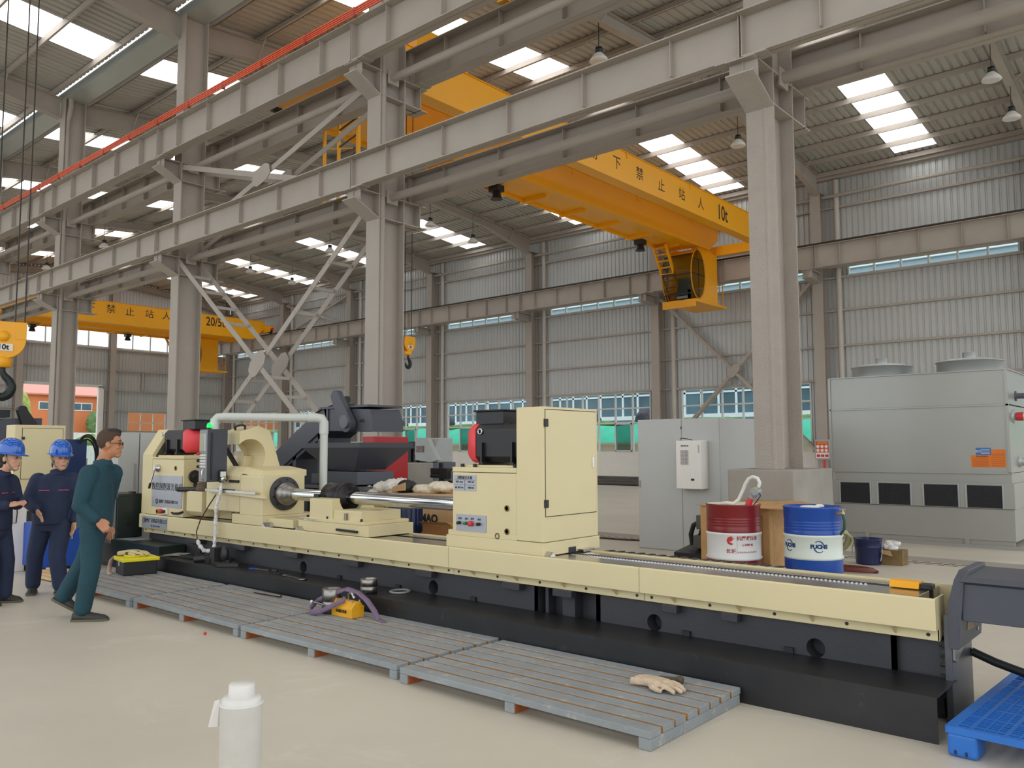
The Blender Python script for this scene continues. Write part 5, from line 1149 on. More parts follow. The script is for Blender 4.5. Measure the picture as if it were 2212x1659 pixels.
# ================================================================== BEHIND THE MACHINE
# slate chip conveyor rising to the right, over a hopper
t = thing('inclined_conveyor', 'dark slate inclined chip conveyor with a belt guard, behind the headstock', 'conveyor', (-10, 7.5, 0))
yA, yB = 7.2, 7.75
b = MB(); b.py([(-11.3, 1.0), (-11.6, 1.22), (-9.92, 2.16), (-9.75, 2.16), (-9.75, 1.8)], yA, yB); b.obj('incline_trough', slate, t, .006)
b = MB(); b.bar((-11.25, yA - .015, 1.08), (-9.78, yA - .015, 1.9), .03, .05); b.obj('side_rail', slate, t)
b = MB(); b.py([(-9.86, 2.15), (-8.82, 2.1), (-8.75, 1.95), (-8.75, 1.79), (-9.72, 1.81)], yA, yB); b.obj('discharge_head', slate, t, .006)
b = MB(); b.box(-9.9, -8.8, yA - .03, yB + .03, 2.13, 2.16).box(-8.76, -8.745, yA - .01, yB, 1.79, 1.96).box(-9.76, -9.72, yA - .02, yA, 1.8, 2.16); b.obj('head_flange', slate, t)
b = MB(); cpts = [(-9.44 + .09 * math.cos(a), 2.29 + .09 * math.sin(a)) for a in [A(20) + i * A(180) / 10 for i in range(11)]] + [(-9.18 + .12 * math.cos(a), 1.9 + .12 * math.sin(a)) for a in [A(200) + i * A(180) / 10 for i in range(11)]]
b.py(cpts, yA - .12, yA - .03); b.obj('belt_guard', slate, t, .006)
MB().cyl((-9.18, yA - .16, 1.93), (-9.18, yA - .1, 1.93), .09, n=24).obj('hub_cover', mat('grey_hub', '62656d', .45), t)
MB().box(-9.02, -8.92, yA - .004, yA, 1.92, 1.96).obj('slot', ink, t)
b = MB(); b.box(-9.75, -9.62, 7.3, 7.42, 2.2, 2.32).cyl((-9.62, 7.36, 2.26), (-9.5, 7.36, 2.26), .055, n=14).box(-9.62, -9.45, 7.25, 7.45, 2.16, 2.2); b.obj('gear_motor', blk, t, .006)
b = MB(); b.tube([(-9.7, 7.3, 2.2), (-9.9, 7.18, 2.12), (-10.05, 7.18, 2.06)], .01, 6); b.obj('motor_cable', blk_r, t)
b = MB(); b.box(-10.6, -10.52, yA, yB, .0, 1.5).box(-9.98, -9.92, yA, yB, .0, 1.8); b.obj('conveyor_leg', slate, t); MB().box(-11.3, -10.2, yA - .1, yB + .2, .0, 1.02).obj('sump_box', slate, t)
t = thing('chip_hopper', 'dark slate funnel hopper on a grey steel stand', 'hopper', (-9.3, 7.5, 0))
b = MB(); b.loft([[(-9.62, 7.15, 1.26), (-9.06, 7.15, 1.26), (-9.06, 7.7, 1.26), (-9.62, 7.7, 1.26)], [(-10.0, 6.95, 1.57), (-8.71, 6.95, 1.57), (-8.71, 7.9, 1.57), (-10.0, 7.9, 1.57)], [(-10.0, 6.95, 1.64), (-8.7, 6.95, 1.64), (-8.7, 7.9, 1.64), (-10.0, 7.9, 1.64)]], False, True); b.obj('funnel', slate, t)
b = MB(); b.box(-9.68, -8.93, 7.1, 7.75, 1.06, 1.24).box(-10.05, -9.68, 7.15, 7.6, 1.06, 1.2); b.obj('base_box', mat('grey_machine_base', '555962', .5), t, .006)
b = MB(); b.box(-10.15, -8.72, 7.05, 7.8, 1.0, 1.04)
for x in (-10.1, -8.76):
    for y in (7.08, 7.76): b.box(x - .03, x + .03, y - .03, y + .03, 0, 1.0)
b.obj('stand', mat('stand_grey', '5f6266', .5), t)
MB().cyl((-9.95, 7.3, 1.2), (-9.95, 7.3, 1.52), .06, n=14).obj('gear_shaft', blk, t)
# cartons
card = mat('brown_cardboard', 'b58f63', .8, var=.06, vs=2); card2 = mat('brown_cardboard_light', 'c29d70', .8, var=.05, vs=2)
t = thing('carton', 'large brown carton under the polished shaft, left of the blue motor', 'carton', (-8.75, 7.3, 0), 'cartons behind the bed')
MB().box(-9.4, -8.42, 6.9, 7.7, 0, .93).obj('box_body', card, t, .008); MB().add([(-9.1, 6.893, .55), (-9.06, 6.893, .55), (-9.0, 6.893, .85), (-9.1, 6.893, .87)], [(0, 1, 2, 3)]).obj('tape', mat('packing_tape', '9c784c', .35), t)
t = thing('carton', 'large brown lettered carton behind the blue motor, next to the drive box', 'carton', (-7.6, 7.5, 0), 'cartons behind the bed')
MB().box(-8.4, -7.0, 7.15, 7.9, 0, .98).obj('box_body', card2, t, .008); text('MAO', 'lettering', ink, (-7.57, 7.146, .68), (1, 0, 0), (0, 0, 1), .14, t, 1, .006)
b = MB(); b.box(-7.98, -7.9, 7.144, 7.147, .42, .46).box(-7.98, -7.95, 7.144, 7.147, .47, .5).box(-7.93, -7.9, 7.144, 7.147, .47, .5); b.obj('print_mark', ink, t)
t = thing('carton', 'small open brown carton at the foot of the drive box', 'carton', (-7.05, 6.7, 0), 'cartons behind the bed')
MB().box(-7.1, -6.6, 6.6, 7.0, 0, .68).obj('box_body', mat('reddish_cardboard', 'a87648', .8, var=.1), t, .006)
b = MB(); b.add([(-7.1, 6.6, .68), (-6.6, 6.6, .68), (-6.62, 6.52, .73), (-7.05, 6.5, .72)], [(0, 1, 2, 3)]); b.obj('flap', card, t)
t = thing('blue_motor', 'navy blue electric motor standing on end behind the bed', 'motor', (-7.45, 6.5, 0))
b = MB(); b.lathe([(.0, .3), (.19, .3), (.2, .55), (.2, .85), (.17, .93), (0, .93)], (-7.35, 6.55, 0), n=24)
for i in range(20):
    a = 2 * PI * i / 20; b.bar((-7.35 + .2 * math.cos(a), 6.55 + .2 * math.sin(a), .58), (-7.35 + .2 * math.cos(a), 6.55 + .2 * math.sin(a), .86), .012, .03, (math.cos(a), math.sin(a), 0))
b.obj('finned_body', mat('navy_motor_paint', '1d2b4d', .45, var=.1), t); MB().box(-7.55, -7.15, 6.35, 6.75, 0, .3).obj('mount', mat('navy_motor_paint', '1d2b4d'), t)
MB().box(-7.63, -7.53, 6.42, 6.6, .6, .78).obj('terminal_box', mat('navy_motor_paint', '1d2b4d'), t, .01); MB().tube([(-7.6, 6.42, .72), (-7.58, 6.36, .62), (-7.45, 6.3, .52), (-7.3, 6.28, .5)], .008, 6).obj('grey_wire', plate_m, t); MB().lathe([(.025, 0), (.025, .02), (.012, .025)], (-7.55, 6.42, .74), (0, -1, 0), 12).obj('gland', chrome, t)
def crumple(name, label, blobs, m_, cat, st=.08, sc=.1):
    b = MB()
    for c, r in blobs: b.ell(c, r, 14, 8)
    o = b.obj(name, m_); rm = o.modifiers.new('r', 'REMESH'); rm.mode = 'VOXEL'; rm.voxel_size = .012; tx = bpy.data.textures.new('folds', 'CLOUDS'); tx.noise_scale = sc; d = o.modifiers.new('d', 'DISPLACE'); d.texture = tx; d.strength = st; return tag(o, label, cat)
whf = mat('crumpled_white_film', 'd9d4ca', .45, var=.06, vs=8, bump=.7, bs=12)
crumple('plastic_sheet', 'crumpled white plastic sheet heaped on the large carton', [((-8.9, 7.3, .97), (.35, .25, .05)), ((-8.6, 7.35, 1.02), (.2, .2, .09)), ((-8.4, 7.35, 1.05), (.16, .2, .1))], whf, 'plastic sheet', .1, .08)
crumple('plastic_sheet', 'pale crumpled wrapping on the lettered carton beside the drive box', [((-7.9, 7.45, 1.02), (.3, .2, .07)), ((-7.65, 7.45, 1.06), (.2, .18, .07))], mat('cream_film', 'ddd3bd', .5, var=.06, vs=8, bump=.6, bs=12), 'plastic sheet', .06, .12)
crumple('black_bag', 'crumpled black bag lying between the white sheets', [((-8.15, 7.3, 1.05), (.13, .14, .1))], blk, 'bag', .06, .1)
b = MB(); b.ext([(-8.2, 7.1, 1.0), (-7.95, 7.08, 1.02), (-7.95, 7.08, 1.12), (-8.2, 7.1, 1.06)], (0, .02, 0)); tag(b.obj('cardboard_piece', card2), 'small loose cardboard piece leaning on the black bag', 'cardboard')
# machine with red panels behind the hopper
t = thing('red_grey_machine', 'grey and red machine cabinet with a red sign, left of the downpipe column', 'machine', (-12.2, 9.3, 0))
MB().box(-12.9, -11.45, 9.2, 10.0, .0, 1.68).obj('body', mat('pale_grey_machine', 'b8b6b4', .45), t, .02); MB().box(-11.45, -11.13, 9.2, 10.0, 1.02, 1.77).obj('red_door', mat('signal_red_panel', 'b02c30', .4), t, .02); MB().box(-11.45, -11.13, 9.22, 10.0, .6, 1.02).obj('lower_panel', blk, t)
MB().box(-12.1, -11.5, 9.19, 9.2, 1.5, 1.63).obj('red_sign', mat('sign_red', 'e04030', .5), t); text('质量第一', 'lettering', mat('label_yellow', 'e0c040'), (-11.8, 9.188, 1.565), (1, 0, 0), (0, 0, 1), .09, t)
MB().box(-12.7, -11.5, 9.195, 9.2, 1.05, 1.45).obj('window', mat('tinted_glass_panel', '3a4446', .1), t)
# machine tools beyond the downpipe column
t = thing('cnc_console', 'slanted pale grey machine console with a small screen beyond the concrete block', 'machine', (-14, 13, 0))
b = MB(); b.px([(12.9, 1.25), (12.75, 1.45), (13.0, 1.8), (13.4, 1.8), (13.4, 1.25)], -14.0, -13.4); b.obj('hood', mat('pale_grey_console', 'a9acab', .45), t, .02)
b = MB(); b.ext([(-13.95, 12.73, 1.3), (-13.45, 12.73, 1.25), (-13.2, 12.73, 1.3), (-13.55, 12.73, 1.8), (-13.95, 12.73, 1.8)], (0, .12, 0)); b.obj('door', mat('pale_grey_console', 'a9acab'), t, .01)
MB().box(-13.9, -13.65, 12.715, 12.73, 1.48, 1.62).obj('screen', mat('dim_screen', '4a3a33', .15, col2='a8683a', v2=.55, vs=9), t, .004); MB().box(-14.6, -13.4, 12.8, 13.5, 0, 1.25).obj('base', mat('grey_machine_base', '555962'), t, .02)
bk = mat('oily_black_iron', '2a2a2b', .5, .2, var=.3, vs=10)
for x in (-14.5, -14.22, -14.02):
    b = MB(); b.px([(12.8, 1.25), (12.8, 1.5), (12.85, 1.72), (13.0, 1.72), (13.0, 1.25)], x - .06, x + .05).box(x - .09, x + .09, 12.78, 12.95, 1.55, 1.7); b.obj('tool_arm', bk, t, .01)
t = thing('black_machine', 'low grey and black machine between the concrete block and the drive box', 'machine', (-10.7, 10.6, 0))
MB().box(-10.8, -10.4, 10.5, 11.1, 0, 1.16).obj('body', mat('mid_grey_machine', '86898b', .5), t, .01); b = MB(); b.box(-11.0, -10.65, 10.42, 10.8, 1.1, 1.2).box(-10.75, -10.55, 10.4, 10.6, 1.02, 1.2).cyl((-11.0, 10.45, 1.06), (-10.6, 10.45, 1.06), .04, n=12).box(-10.78, -10.72, 10.42, 10.48, 0, 1.3); b.obj('tool_head', bk, t, .006); MB().box(-10.62, -10.52, 10.495, 10.5, .9, .98).obj('badge', ink, t)
t = thing('red_pail', 'dark red round bin behind the concrete block', 'bin', (-10.9, 10.3, 0)); MB().lathe([(0, 0), (.2, 0), (.21, .95), (.2, .96), (0, .96)], (-11.0, 11.4, 0), n=24).obj('pail', dred, t)
b = MB()
for i in range(6): b.box(-12.2 + .42 * i, -12.05 + .42 * i, 20.0, 20.01, .75, 1.05)
b.box(-12.4, -9.6, 20.005, 20.02, .72, 1.1)
for x in (-12.3, -9.7): b.box(x - .02, x + .02, 20.0, 20.04, 0, 1.1)
tag(b.obj('barrier_tape', mat('red_white_banner', 'e4ddd6', .6, col2='cf4036', v2=.5, vs=3)), 'red and white barrier banner on stakes beyond the machines', 'barrier')

# ================================================================== AT THE FAR LEFT
t = thing('cream_cabinet', 'tall cream drive cabinet of the next machine behind the two women', 'cabinet', (-13.3, 4.6, 0))
MB().box(-13.35, -13.0, 4.2, 4.88, .68, 1.91).obj('body', cream, t, .006); MB().box(-13.0, -12.99, 4.3, 4.84, 1.14, 1.86).obj('door', cream, t, .003); b = MB(); b.box(-12.998, -12.994, 4.294, 4.846, 1.134, 1.866); b.obj('door_gap', ink, t); MB().box(-12.992, -12.975, 4.29, 4.325, 1.7, 1.74).obj('hinge', blk, t); MB().box(-14.6, -13.02, 4.25, 4.8, 0, .7).obj('plinth', dark, t)
t = thing('slate_conveyor', 'slate inclined conveyor with a rounded belt guard behind the cream cabinet', 'conveyor', (-16, 5, 0))
b = MB(); b.ext([(-16.5, 3.6, .9), (-16.5, 3.6, 1.35), (-16.5, 5.0, 2.1), (-16.5, 5.6, 2.12), (-16.5, 5.6, 1.85), (-16.5, 5.1, 1.8)], (.5, 0, 0)); b.obj('trough', slate, t); b = MB(); b.px([(5.25 + .08 * math.cos(a), 2.25 + .08 * math.sin(a)) for a in [A(0) + i * A(180) / 8 for i in range(9)]] + [(5.25, 2.0), (5.5, 2.0)], -16.02, -15.9); b.obj('belt_guard', blk, t); MB().box(-16.4, -16.05, 4.9, 5.1, 2.12, 2.25).obj('motor', blk, t); MB().box(-16.5, -16.0, 4.4, 4.8, 0, 1.2).obj('leg', slate, t)
t = thing('grey_cabinets', 'pair of light grey switch cabinets left of the headstock', 'cabinet', (-12, 5.7, 0))
MB().box(-12.6, -11.95, 5.2, 5.5, 0, 1.8).obj('cabinet', ltgrey, t, .006); MB().box(-12.6, -11.95, 5.515, 6.1, 0, 1.8).obj('cabinet', ltgrey, t, .006); MB().box(-11.95, -11.935, 5.43, 5.46, .98, 1.35).obj('handle', galv, t)
dg = mat('dark_green_tank_paint', '1f2a28', .35, var=.15)
t = thing('coolant_tank', 'dark green black coolant tank with a lid at the left end of the machine', 'tank', (-11.5, 5.1, 0))
MB().box(-11.9, -11.3, 4.93, 5.28, .36, .92).obj('tank_body', dg, t, .01); MB().box(-11.9, -11.32, 4.85, 4.93, .3, .92).obj('side_box', mat('grey_tank_side', '7d8082', .45), t, .01); MB().box(-11.88, -11.3, 4.94, 5.28, .92, .95).obj('lid', dg, t); MB().cyl((-11.295, 5.1, .55), (-11.285, 5.1, .55), .035, n=20).obj('sight_ring', blk, t); MB().box(-11.4, -11.3, 5.12, 5.18, .95, .98).obj('lid_catch', blk, t)
MB().box(-12.0, -9.98, 4.87, 5.22, .0, .36).obj('drip_tray', dg, t, .006)
b = MB(); b.ext([(-11.25, 4.9, .362), (-10.9, 4.95, .362), (-10.85, 5.2, .362), (-11.2, 5.15, .362)], (0, 0, .006)); tag(b.obj('paper_sheet', plate_m), 'grey sheet lying on the dark tray by the hand of the man', 'paper')
t = thing('blue_bin', 'bright blue cabinet on the floor behind the legs of the walking woman', 'cabinet', (-11.4, 4.2, 0)); MB().box(-11.9, -11.15, 3.95, 4.6, .08, .62).obj('body', mat('bright_blue_panel', '1a4fae', .4), t, .01); MB().box(-11.16, -11.14, 4.3, 4.32, .42, .56).obj('latch', galv, t); MB().box(-11.85, -11.2, 4.0, 4.55, 0, .08).obj('skid', blk, t)
t = thing('white_stand', 'narrow white cabinet between the two women', 'cabinet', (-11.8, 3.9, 0)); MB().box(-12.2, -11.75, 3.78, 3.98, 0, .98).obj('body', wht, t, .01); MB().tube([(-11.74, 3.8, .98), (-11.72, 3.78, .8), (-11.71, 3.8, .62), (-11.7, 3.84, .62), (-11.7, 3.85, .75), (-11.72, 3.84, .97)], .008, 6).obj('hanging_cable', blk_r, t)
t = thing('hose_reel', 'dark blue machine panel with coiled black hoses behind the middle woman', 'hose reel', (-14, 5.6, 0)); MB().box(-14.3, -13.9, 5.15, 5.55, .9, 1.72).obj('panel', mat('deep_blue_panel', '1d3566', .4), t, .01)
for i, r_ in enumerate((.3, .34, .37)): b = MB(); b.tube([(-13.85 + .02 * i, 5.52 + r_ * .5 * math.cos(a), 1.42 + r_ * math.sin(a)) for a in [A(-90) + k * A(220) / 20 for k in range(21)]], .014, 6); b.obj('black_hose', blk_r, t)
MB().box(-14.3, -13.9, 5.15, 5.55, 0, .9).obj('pedestal', mat('grey_tank_side', '7d8082'), t)
b = MB(); b.box(-20, -15, 6.0, 6.6, 0, .9); tag(b.obj('grey_bench', mat('grey_tank_side', '7d8082'), None, .01), 'plain grey bench unit in front of the doorway', 'bench')
b = MB(); b.box(-13.2, -11.95, 2.9, 3.5, .004, .01)
for i in range(14): b.box(-13.15 + .085 * i, -13.11 + .085 * i, 2.93, 3.47, .01, .016)
tag(b.obj('drain_grid', mat('dark_iron_grid', '46443f', .6, .4)), 'dark iron drain grid in the floor behind the woman at the left edge', 'grating')
t = thing('timber_pile', 'small pile of pale boards on the floor under the blue cabinet', 'boards', (-10.8, 4.0, 0))
for i in range(4): MB().bar((-11.1, 3.86 + .06 * i, .03 + .018 * i), (-10.35, 3.9 + .09 * i, .03 + .018 * i), .09, .03).obj('board', mat('pale_timber', 'c9ab82'), t)

# ================================================================== OUTSIDE
gr = struct(MB().box(-140, 60, -60, 110, -.5, -.31).obj('ground', mat('pale_yard_concrete', 'bdb7aa', .9, var=.08, vs=.3)))
for n_, (a, c, d, e) in enumerate(((-140, -61, -60, 110), (-61, 40, 35.4, 110), (-61, 40, -60, -14), (12, 40, -14, 35.4))): struct(MB().box(a, c, d, e, -.31, -.02).obj('ground', MATS['pale_yard_concrete']))
t = thing('retaining_wall', 'low pale stone kerb wall outside the far windows', 'wall', (-20, 42, 0)); b = MB(); b.box(-75, 10, 41.8, 42.3, -.02, 1.78).box(-75, 10, 41.7, 42.35, 1.78, 1.9); b.obj('kerb', mat('peach_stone', 'd8c3a5', .8), t)
b = MB(); n, r_ = 60, []
for y, z in ((42.3, 1.7), (42.5, 1.95), (44.5, 2.98), (45.0, 3.1)): r_.append([(-75 + 85 * i / n, y, z + .12 * math.sin(i * 1.7 + y)) for i in range(n + 1)])
b.loft(r_, True, False, False); o = b.obj('green_netting', mat('turquoise_netting', '4fc9a4', .8, var=.12, vs=.9, col2='9a8a5e', v2=.7)); tag(o, 'turquoise green netting spread over the bank outside the windows', 'netting')
leafm = mat('hedge_green', '6d8f45', .8, var=.45, vs=3, bump=.8, bs=6); plum = mat('plum_bush', '574a55', .8, var=.35, vs=4, bump=.8, bs=6)
def bush(name, label, c, r, m_, cat='bush', group=None):
    b = MB(); b.ell(c, r, 24, 14); o = b.obj(name, m_); s_ = o.modifiers.new('s', 'SUBSURF'); s_.levels = s_.render_levels = 1
    tx = bpy.data.textures.get('leaves') or bpy.data.textures.new('leaves', 'CLOUDS'); tx.noise_scale = .35; d = o.modifiers.new('d', 'DISPLACE'); d.texture = tx; d.strength = .5 * min(r); return tag(o, label, cat, group)
for i, x in enumerate((-27.9, -19.5, -32.5, -41.0, -36.6, -46.5, -52)):
    bush('round_bush', 'round plum coloured bush outside the far windows, ' + ['behind the cream cabinet edge', 'left of the nearest column', 'above the red fan cowl', 'seen in the third window', 'in the window right of the red cowl', 'in the window right of the downpipe column', 'farthest left'][i], (x, 45.6, 3.5), (.85, .8, .55), plum, 'bush', 'plum bushes')
for i in range(9):
    x = -70 + i * 9; bush('low_hedge', 'low light green hedge on top of the bank, ' + ORD[i] + ' clump from the left', (x, 45.4, 3.15), (4.4, .5, .3), leafm, 'hedge', 'hedge clumps')
t = thing('glass_building', 'white framed glazed building across the yard beyond the far windows', 'building', (-30, 62, 0))
MB().box(-110, 15, 62, 75, 0, 16).obj('wall', mat('bluish_facade', 'aab9c2', .5), t); gl_ = mat('facade_glass', '5f7884', .15, var=.35, vs=.25)
for j in range(4):
    z = 4.4 + 3.6 * j; MB().box(-110, 15, 61.9, 62, z, z + 2.5).obj('glazing', gl_, t)
    b = MB(); b.box(-110, 15, 61.7, 61.95, z - .35, z).box(-110, 15, 61.8, 61.95, z + 1.7, z + 1.85)
    x = -110
    while x < 15: b.box(x, x + .18, 61.8, 61.95, z, z + 2.5); x += 1.55 if int(x) % 3 else 2.4
    b.obj('white_frame', mat('bright_white_frame', 'eef2f4', .4), t)
t = thing('brick_building', 'orange brick building with a pale red roof beyond the doorway', 'building', (-90, 33, 0))
br = mat('orange_brick', 'd27f50', .85, var=.08, vs=.6)
MB().box(-100, -90, 15, 60, -.3, 7.15).obj('wall', br, t); b = MB(); b.py([(-89.6, 7.1), (-89.6, 7.25), (-95, 8.6), (-100.5, 7.25), (-100.5, 7.1)], 14.5, 60.5); b.obj('roof', mat('faded_red_roof', 'd48c7d', .7, var=.06), t)
for y in (26.5, 31.1, 34.1, 38):
    f_ = MB().box(-90.02, -89.95, y, y + 2.2, 5.6, 6.45).obj('window_frame', wht, t); MB().box(-89.95, -89.93, y + .1, y + 1.05, 5.7, 6.35).obj('pane', gl_, f_); MB().box(-89.95, -89.93, y + 1.15, y + 2.1, 5.7, 6.35).obj('pane', gl_, f_)
t = thing('yard_fence', 'pale white and green yard fence beyond the doorway', 'fence', (-75, 29, 0)); b = MB(); sheet_x(b, 10, 55, .0, 1.92, -75); b.obj('fence_sheet', mat('pale_green_fence', 'cfdcd6', .6), t); MB().box(-78.1, -78, 10, 60, 1.9, 3.1).obj('white_fence', mat('white_picket', 'e8ece6', .6, var=.1, vs=2), t)
bush('tree', 'dark green tree to the right in the open doorway', (-88, 37.0, 4.2), (1.5, 2.0, 1.6), mat('deep_tree_green', '5d7d4c', .8, var=.4, vs=2, bump=.8, bs=5), 'tree')
bush('yard_bush', 'light green bush behind the pale fence in the doorway', (-76, 30.6, 2.1), (.7, 1.3, .8), leafm); bush('yard_tree', 'yellow green foliage at the left side of the doorway', (-84, 27.2, 5.0), (.9, 1.2, 2.2), mat('yellow_green_leaf', '9fae5a', .8, var=.4, vs=2, bump=.8, bs=5), 'tree')
# ================================================================== PEOPLE
skinm = mat('skin', 'b9805f', .55, var=.05, vs=20); skinw = mat('skin_fair', 'cf9c80', .55, var=.05, vs=20)
hairm = mat('black_hair', '1f1a17', .6, var=.2, vs=40); hairs = mat('cropped_hair', '4a382b', .8, var=.15, vs=60)
teal = mat('teal_work_cloth', '183f4b', .8, var=.12, vs=6, bump=.5, bs=9); navy = mat('navy_work_cloth', '212b47', .8, var=.14, vs=6, bump=.5, bs=9)
shoe_m = mat('grey_black_shoe', '34322f', .6, var=.15); sole_m = mat('dusty_sole', '5f5c4c', .8); helm = mat('blue_helmet_shell', '1459b8', .12, var=.03, coat=.6)
AX, DX, ZX = V((.756, .654, 0)), V((-.654, .756, 0)), V((0, 0, 1))
def person(label, org, J, face, torso, cloth, skin, female, hand, group='workers'):
    O = V(org); P = lambda p: O + AX * p[0] + DX * p[1] + ZX * p[2]
    r = thing('person', label, 'person', org, group)
    def limb(b, pts, rad, n=14):
        q = [P(p) for p in pts]; F, G = [], []
        for i in range(len(q) - 1):
            for k in range(4): f = k / 4; F.append(q[i].lerp(q[i + 1], f)); G.append(rad[i] * (1 - f) + rad[i + 1] * f)
        b.tube(F + [q[-1]], G + [rad[-1]], n)
        for p_, g in zip(q, rad): b.ell(p_, (g, g, g), 12, 8)
    def soft(b, name, m_, vox, it, parent=r):
        o = b.obj(name, m_, parent); q = o.modifiers.new('remesh', 'REMESH'); q.mode = 'VOXEL'; q.voxel_size = vox; q.use_smooth_shade = True
        s_ = o.modifiers.new('smooth', 'SMOOTH'); s_.iterations = it; return o
    fw = (AX * face[0] + DX * face[1]).normalized(); lf = V((-fw.y, fw.x, 0)); R3 = Matrix((fw, lf, ZX)).transposed()
    H = P(J['head']); hp = lambda f, l, z: H + fw * f + lf * l + ZX * z
    ta = math.atan2(torso[1], torso[0]); tf = (AX * torso[0] + DX * torso[1]).normalized(); tl = V((-tf.y, tf.x, 0))
    def trunk(b, rings, n=22):   # rings of (centre, half depth, half width)
        b.loft([[P(c) + tf * (a * math.cos(2 * PI * i / n)) + tl * (w * math.sin(2 * PI * i / n)) for i in range(n)] for c, a, w in rings])
    # ---- body: head, neck, trunk, arms with hands and legs in one surface
    b = MB(); b.ell(hp(-.012, 0, .035), (.098, .077, .105), 24, 16, R3); b.ell(hp(.028, 0, -.04), (.068, .06, .082), 20, 14, R3); b.ell(hp(.06, 0, -.1), (.03, .034, .025), 14, 10, R3)
    b.ell(hp(.098, 0, -.022), (.016, .014, .016), 12, 8, R3); b.ell(hp(.09, 0, .005), (.013, .009, .028), 12, 8, R3); b.ell(hp(.083, 0, -.066), (.014, .026, .008), 12, 8, R3); b.ell(hp(.081, 0, -.077), (.013, .022, .007), 12, 8, R3); b.ell(hp(.075, 0, .042), (.018, .055, .012), 14, 8, R3)
    for s in (-1, 1):
        b.ell(hp(-.015, s * .076, -.005), (.02, .01, .031), 12, 8, R3); b.ell(hp(.06, s * .042, -.028), (.022, .022, .022), 12, 8, R3)
    b.cyl(P(J['neck']), hp(-.02, 0, -.06), .06, .056, 18)
    trunk(b, [(J['hip'], .09, .13), (J['chest'], .09, .14), (J['neck'], .055, .06)])
    for k in ('R', 'L'):
        limb(b, [J['sh' + k], J['el' + k], J['wr' + k]], [.05, .04, .027]); limb(b, [J['hp' + k], J['kn' + k], J['an' + k]], [.07, .05, .035])
        w = P(J['wr' + k]); d = (P(J['ha' + k]) - w).normalized(); u = (fw - d * fw.dot(d)).normalized(); sd = d.cross(u)
        for q in (-.028, -.009, .01, .028): b.tube([w, w + d * .045 + u * q * .8, w + d * .085 + u * q], [.022, .017, .013], 10)
        for q, ln in ((-.03, .058), (-.01, .075), (.01, .08), (.03, .07)):
            c = w + d * .082 + u * q; cu = sd * (hand[k] * .5); b.tube([c, c + d * ln * .5 + cu * .014, c + d * ln * .85 + cu * .034, c + d * ln * (.95 if abs(hand[k]) < 1.5 else .6) + cu * .06], [.0095, .009, .0085, .007], 8)
        b.tube([w + d * .02 + u * .02, w + d * .05 + u * .045, w + d * .08 + u * .052, w + d * .1 + u * .045], [.014, .012, .0105, .008], 8)
    soft(b, 'body', skin, .0048, 3)
    for s in (-1, 1):
        MB().ell(hp(.083, s * .031, .006), (.008, .014, .006), 12, 8, R3).obj('eye', mat('dark_eye', '241c18', .3), r); MB().ell(hp(.088, s * .034, .032), (.006, .019, .0035), 10, 6, R3).obj('eyebrow', hairm, r)
    MB().ell(hp(.0945, 0, -.071), (.004, .02, .004), 12, 6, R3).obj('lips', mat('lip_red', '98594d', .5), r)
    # ---- clothes
    b = MB(); w_ = .205 if not female else .19
    trunk(b, [((*J['hip'][:2], J['hip'][2] - .05), .15, w_ - .01), ((*J['hip'][:2], J['hip'][2] + .05), .152, w_), (J['waist'], .15, w_ - .005), (J['chest'], .142, w_), ((J['chest'][0], J['chest'][1], J['chest'][2] + .13), .115, w_ - .025), (J['neck'], .075, .085)])
    for k in ('R', 'L'):
        wr, el = V(J['wr' + k]), V(J['el' + k]); limb(b, [J['sh' + k], J['el' + k], tuple(el.lerp(wr, .9))], [.088, .07, .052])
    soft(b, 'jacket', cloth, .011, 4)
    b = MB(); c = P(J['neck']); b.lathe([(.088, -.035), (.074, .03), (.068, .035), (.08, -.035)], c, (fw * -.25 + ZX).normalized(), 24, False); b.obj('collar', cloth, r)
    for s in (-1, 1):
        c = P(J['chest']) + tf * .143 + tl * s * .09 + ZX * .0; MB().bar(c - tl * .05 - tf * .012, c + tl * .05 - tf * .012, .012, .008).obj('pocket_trim', mat('pink_piping', 'c4506a', .6) if female else cloth, r)
    b = MB(); trunk(b, [((*J['hip'][:2], J['hip'][2] - .12), .11, .15), ((*J['hip'][:2], J['hip'][2] + .02), .135, .175)])
    for k in ('R', 'L'): limb(b, [J['hp' + k], J['kn' + k], J['an' + k]], [.105, .085, .075])
    soft(b, 'trousers', cloth, .011, 4)
    for k in ('R', 'L'):
        hl, to = P(J['he' + k]), P(J['to' + k]); d = (to - hl).normalized(); sd = d.cross(ZX).normalized(); up = sd.cross(d)
        f = lambda x, y, z: hl + d * x + sd * y + up * z; L = (to - hl).length
        b = MB(); b.loft([[f(x, .046 * wd * math.cos(t), h * math.sin(t) if math.sin(t) > 0 else 0) + up * .015 for t in [2 * PI * i / 16 for i in range(16)]] for x, wd, h in ((0, .6, .06), (.03, .85, .085), (.09, .9, .085), (L * .6, 1.0, .06), (L * .88, .95, .042), (L, .5, .025))]); sh = b.obj('shoe', shoe_m, r)
        b = MB(); b.loft([[f(x, .05 * wd * q, z) for q, z in ((-1, 0), (1, 0), (1, .022), (-1, .022))] for x, wd in ((-.008, .65), (.03, .9), (L * .6, 1.02), (L * .9, .95), (L + .008, .5))], False); b.obj('sole', sole_m, sh)
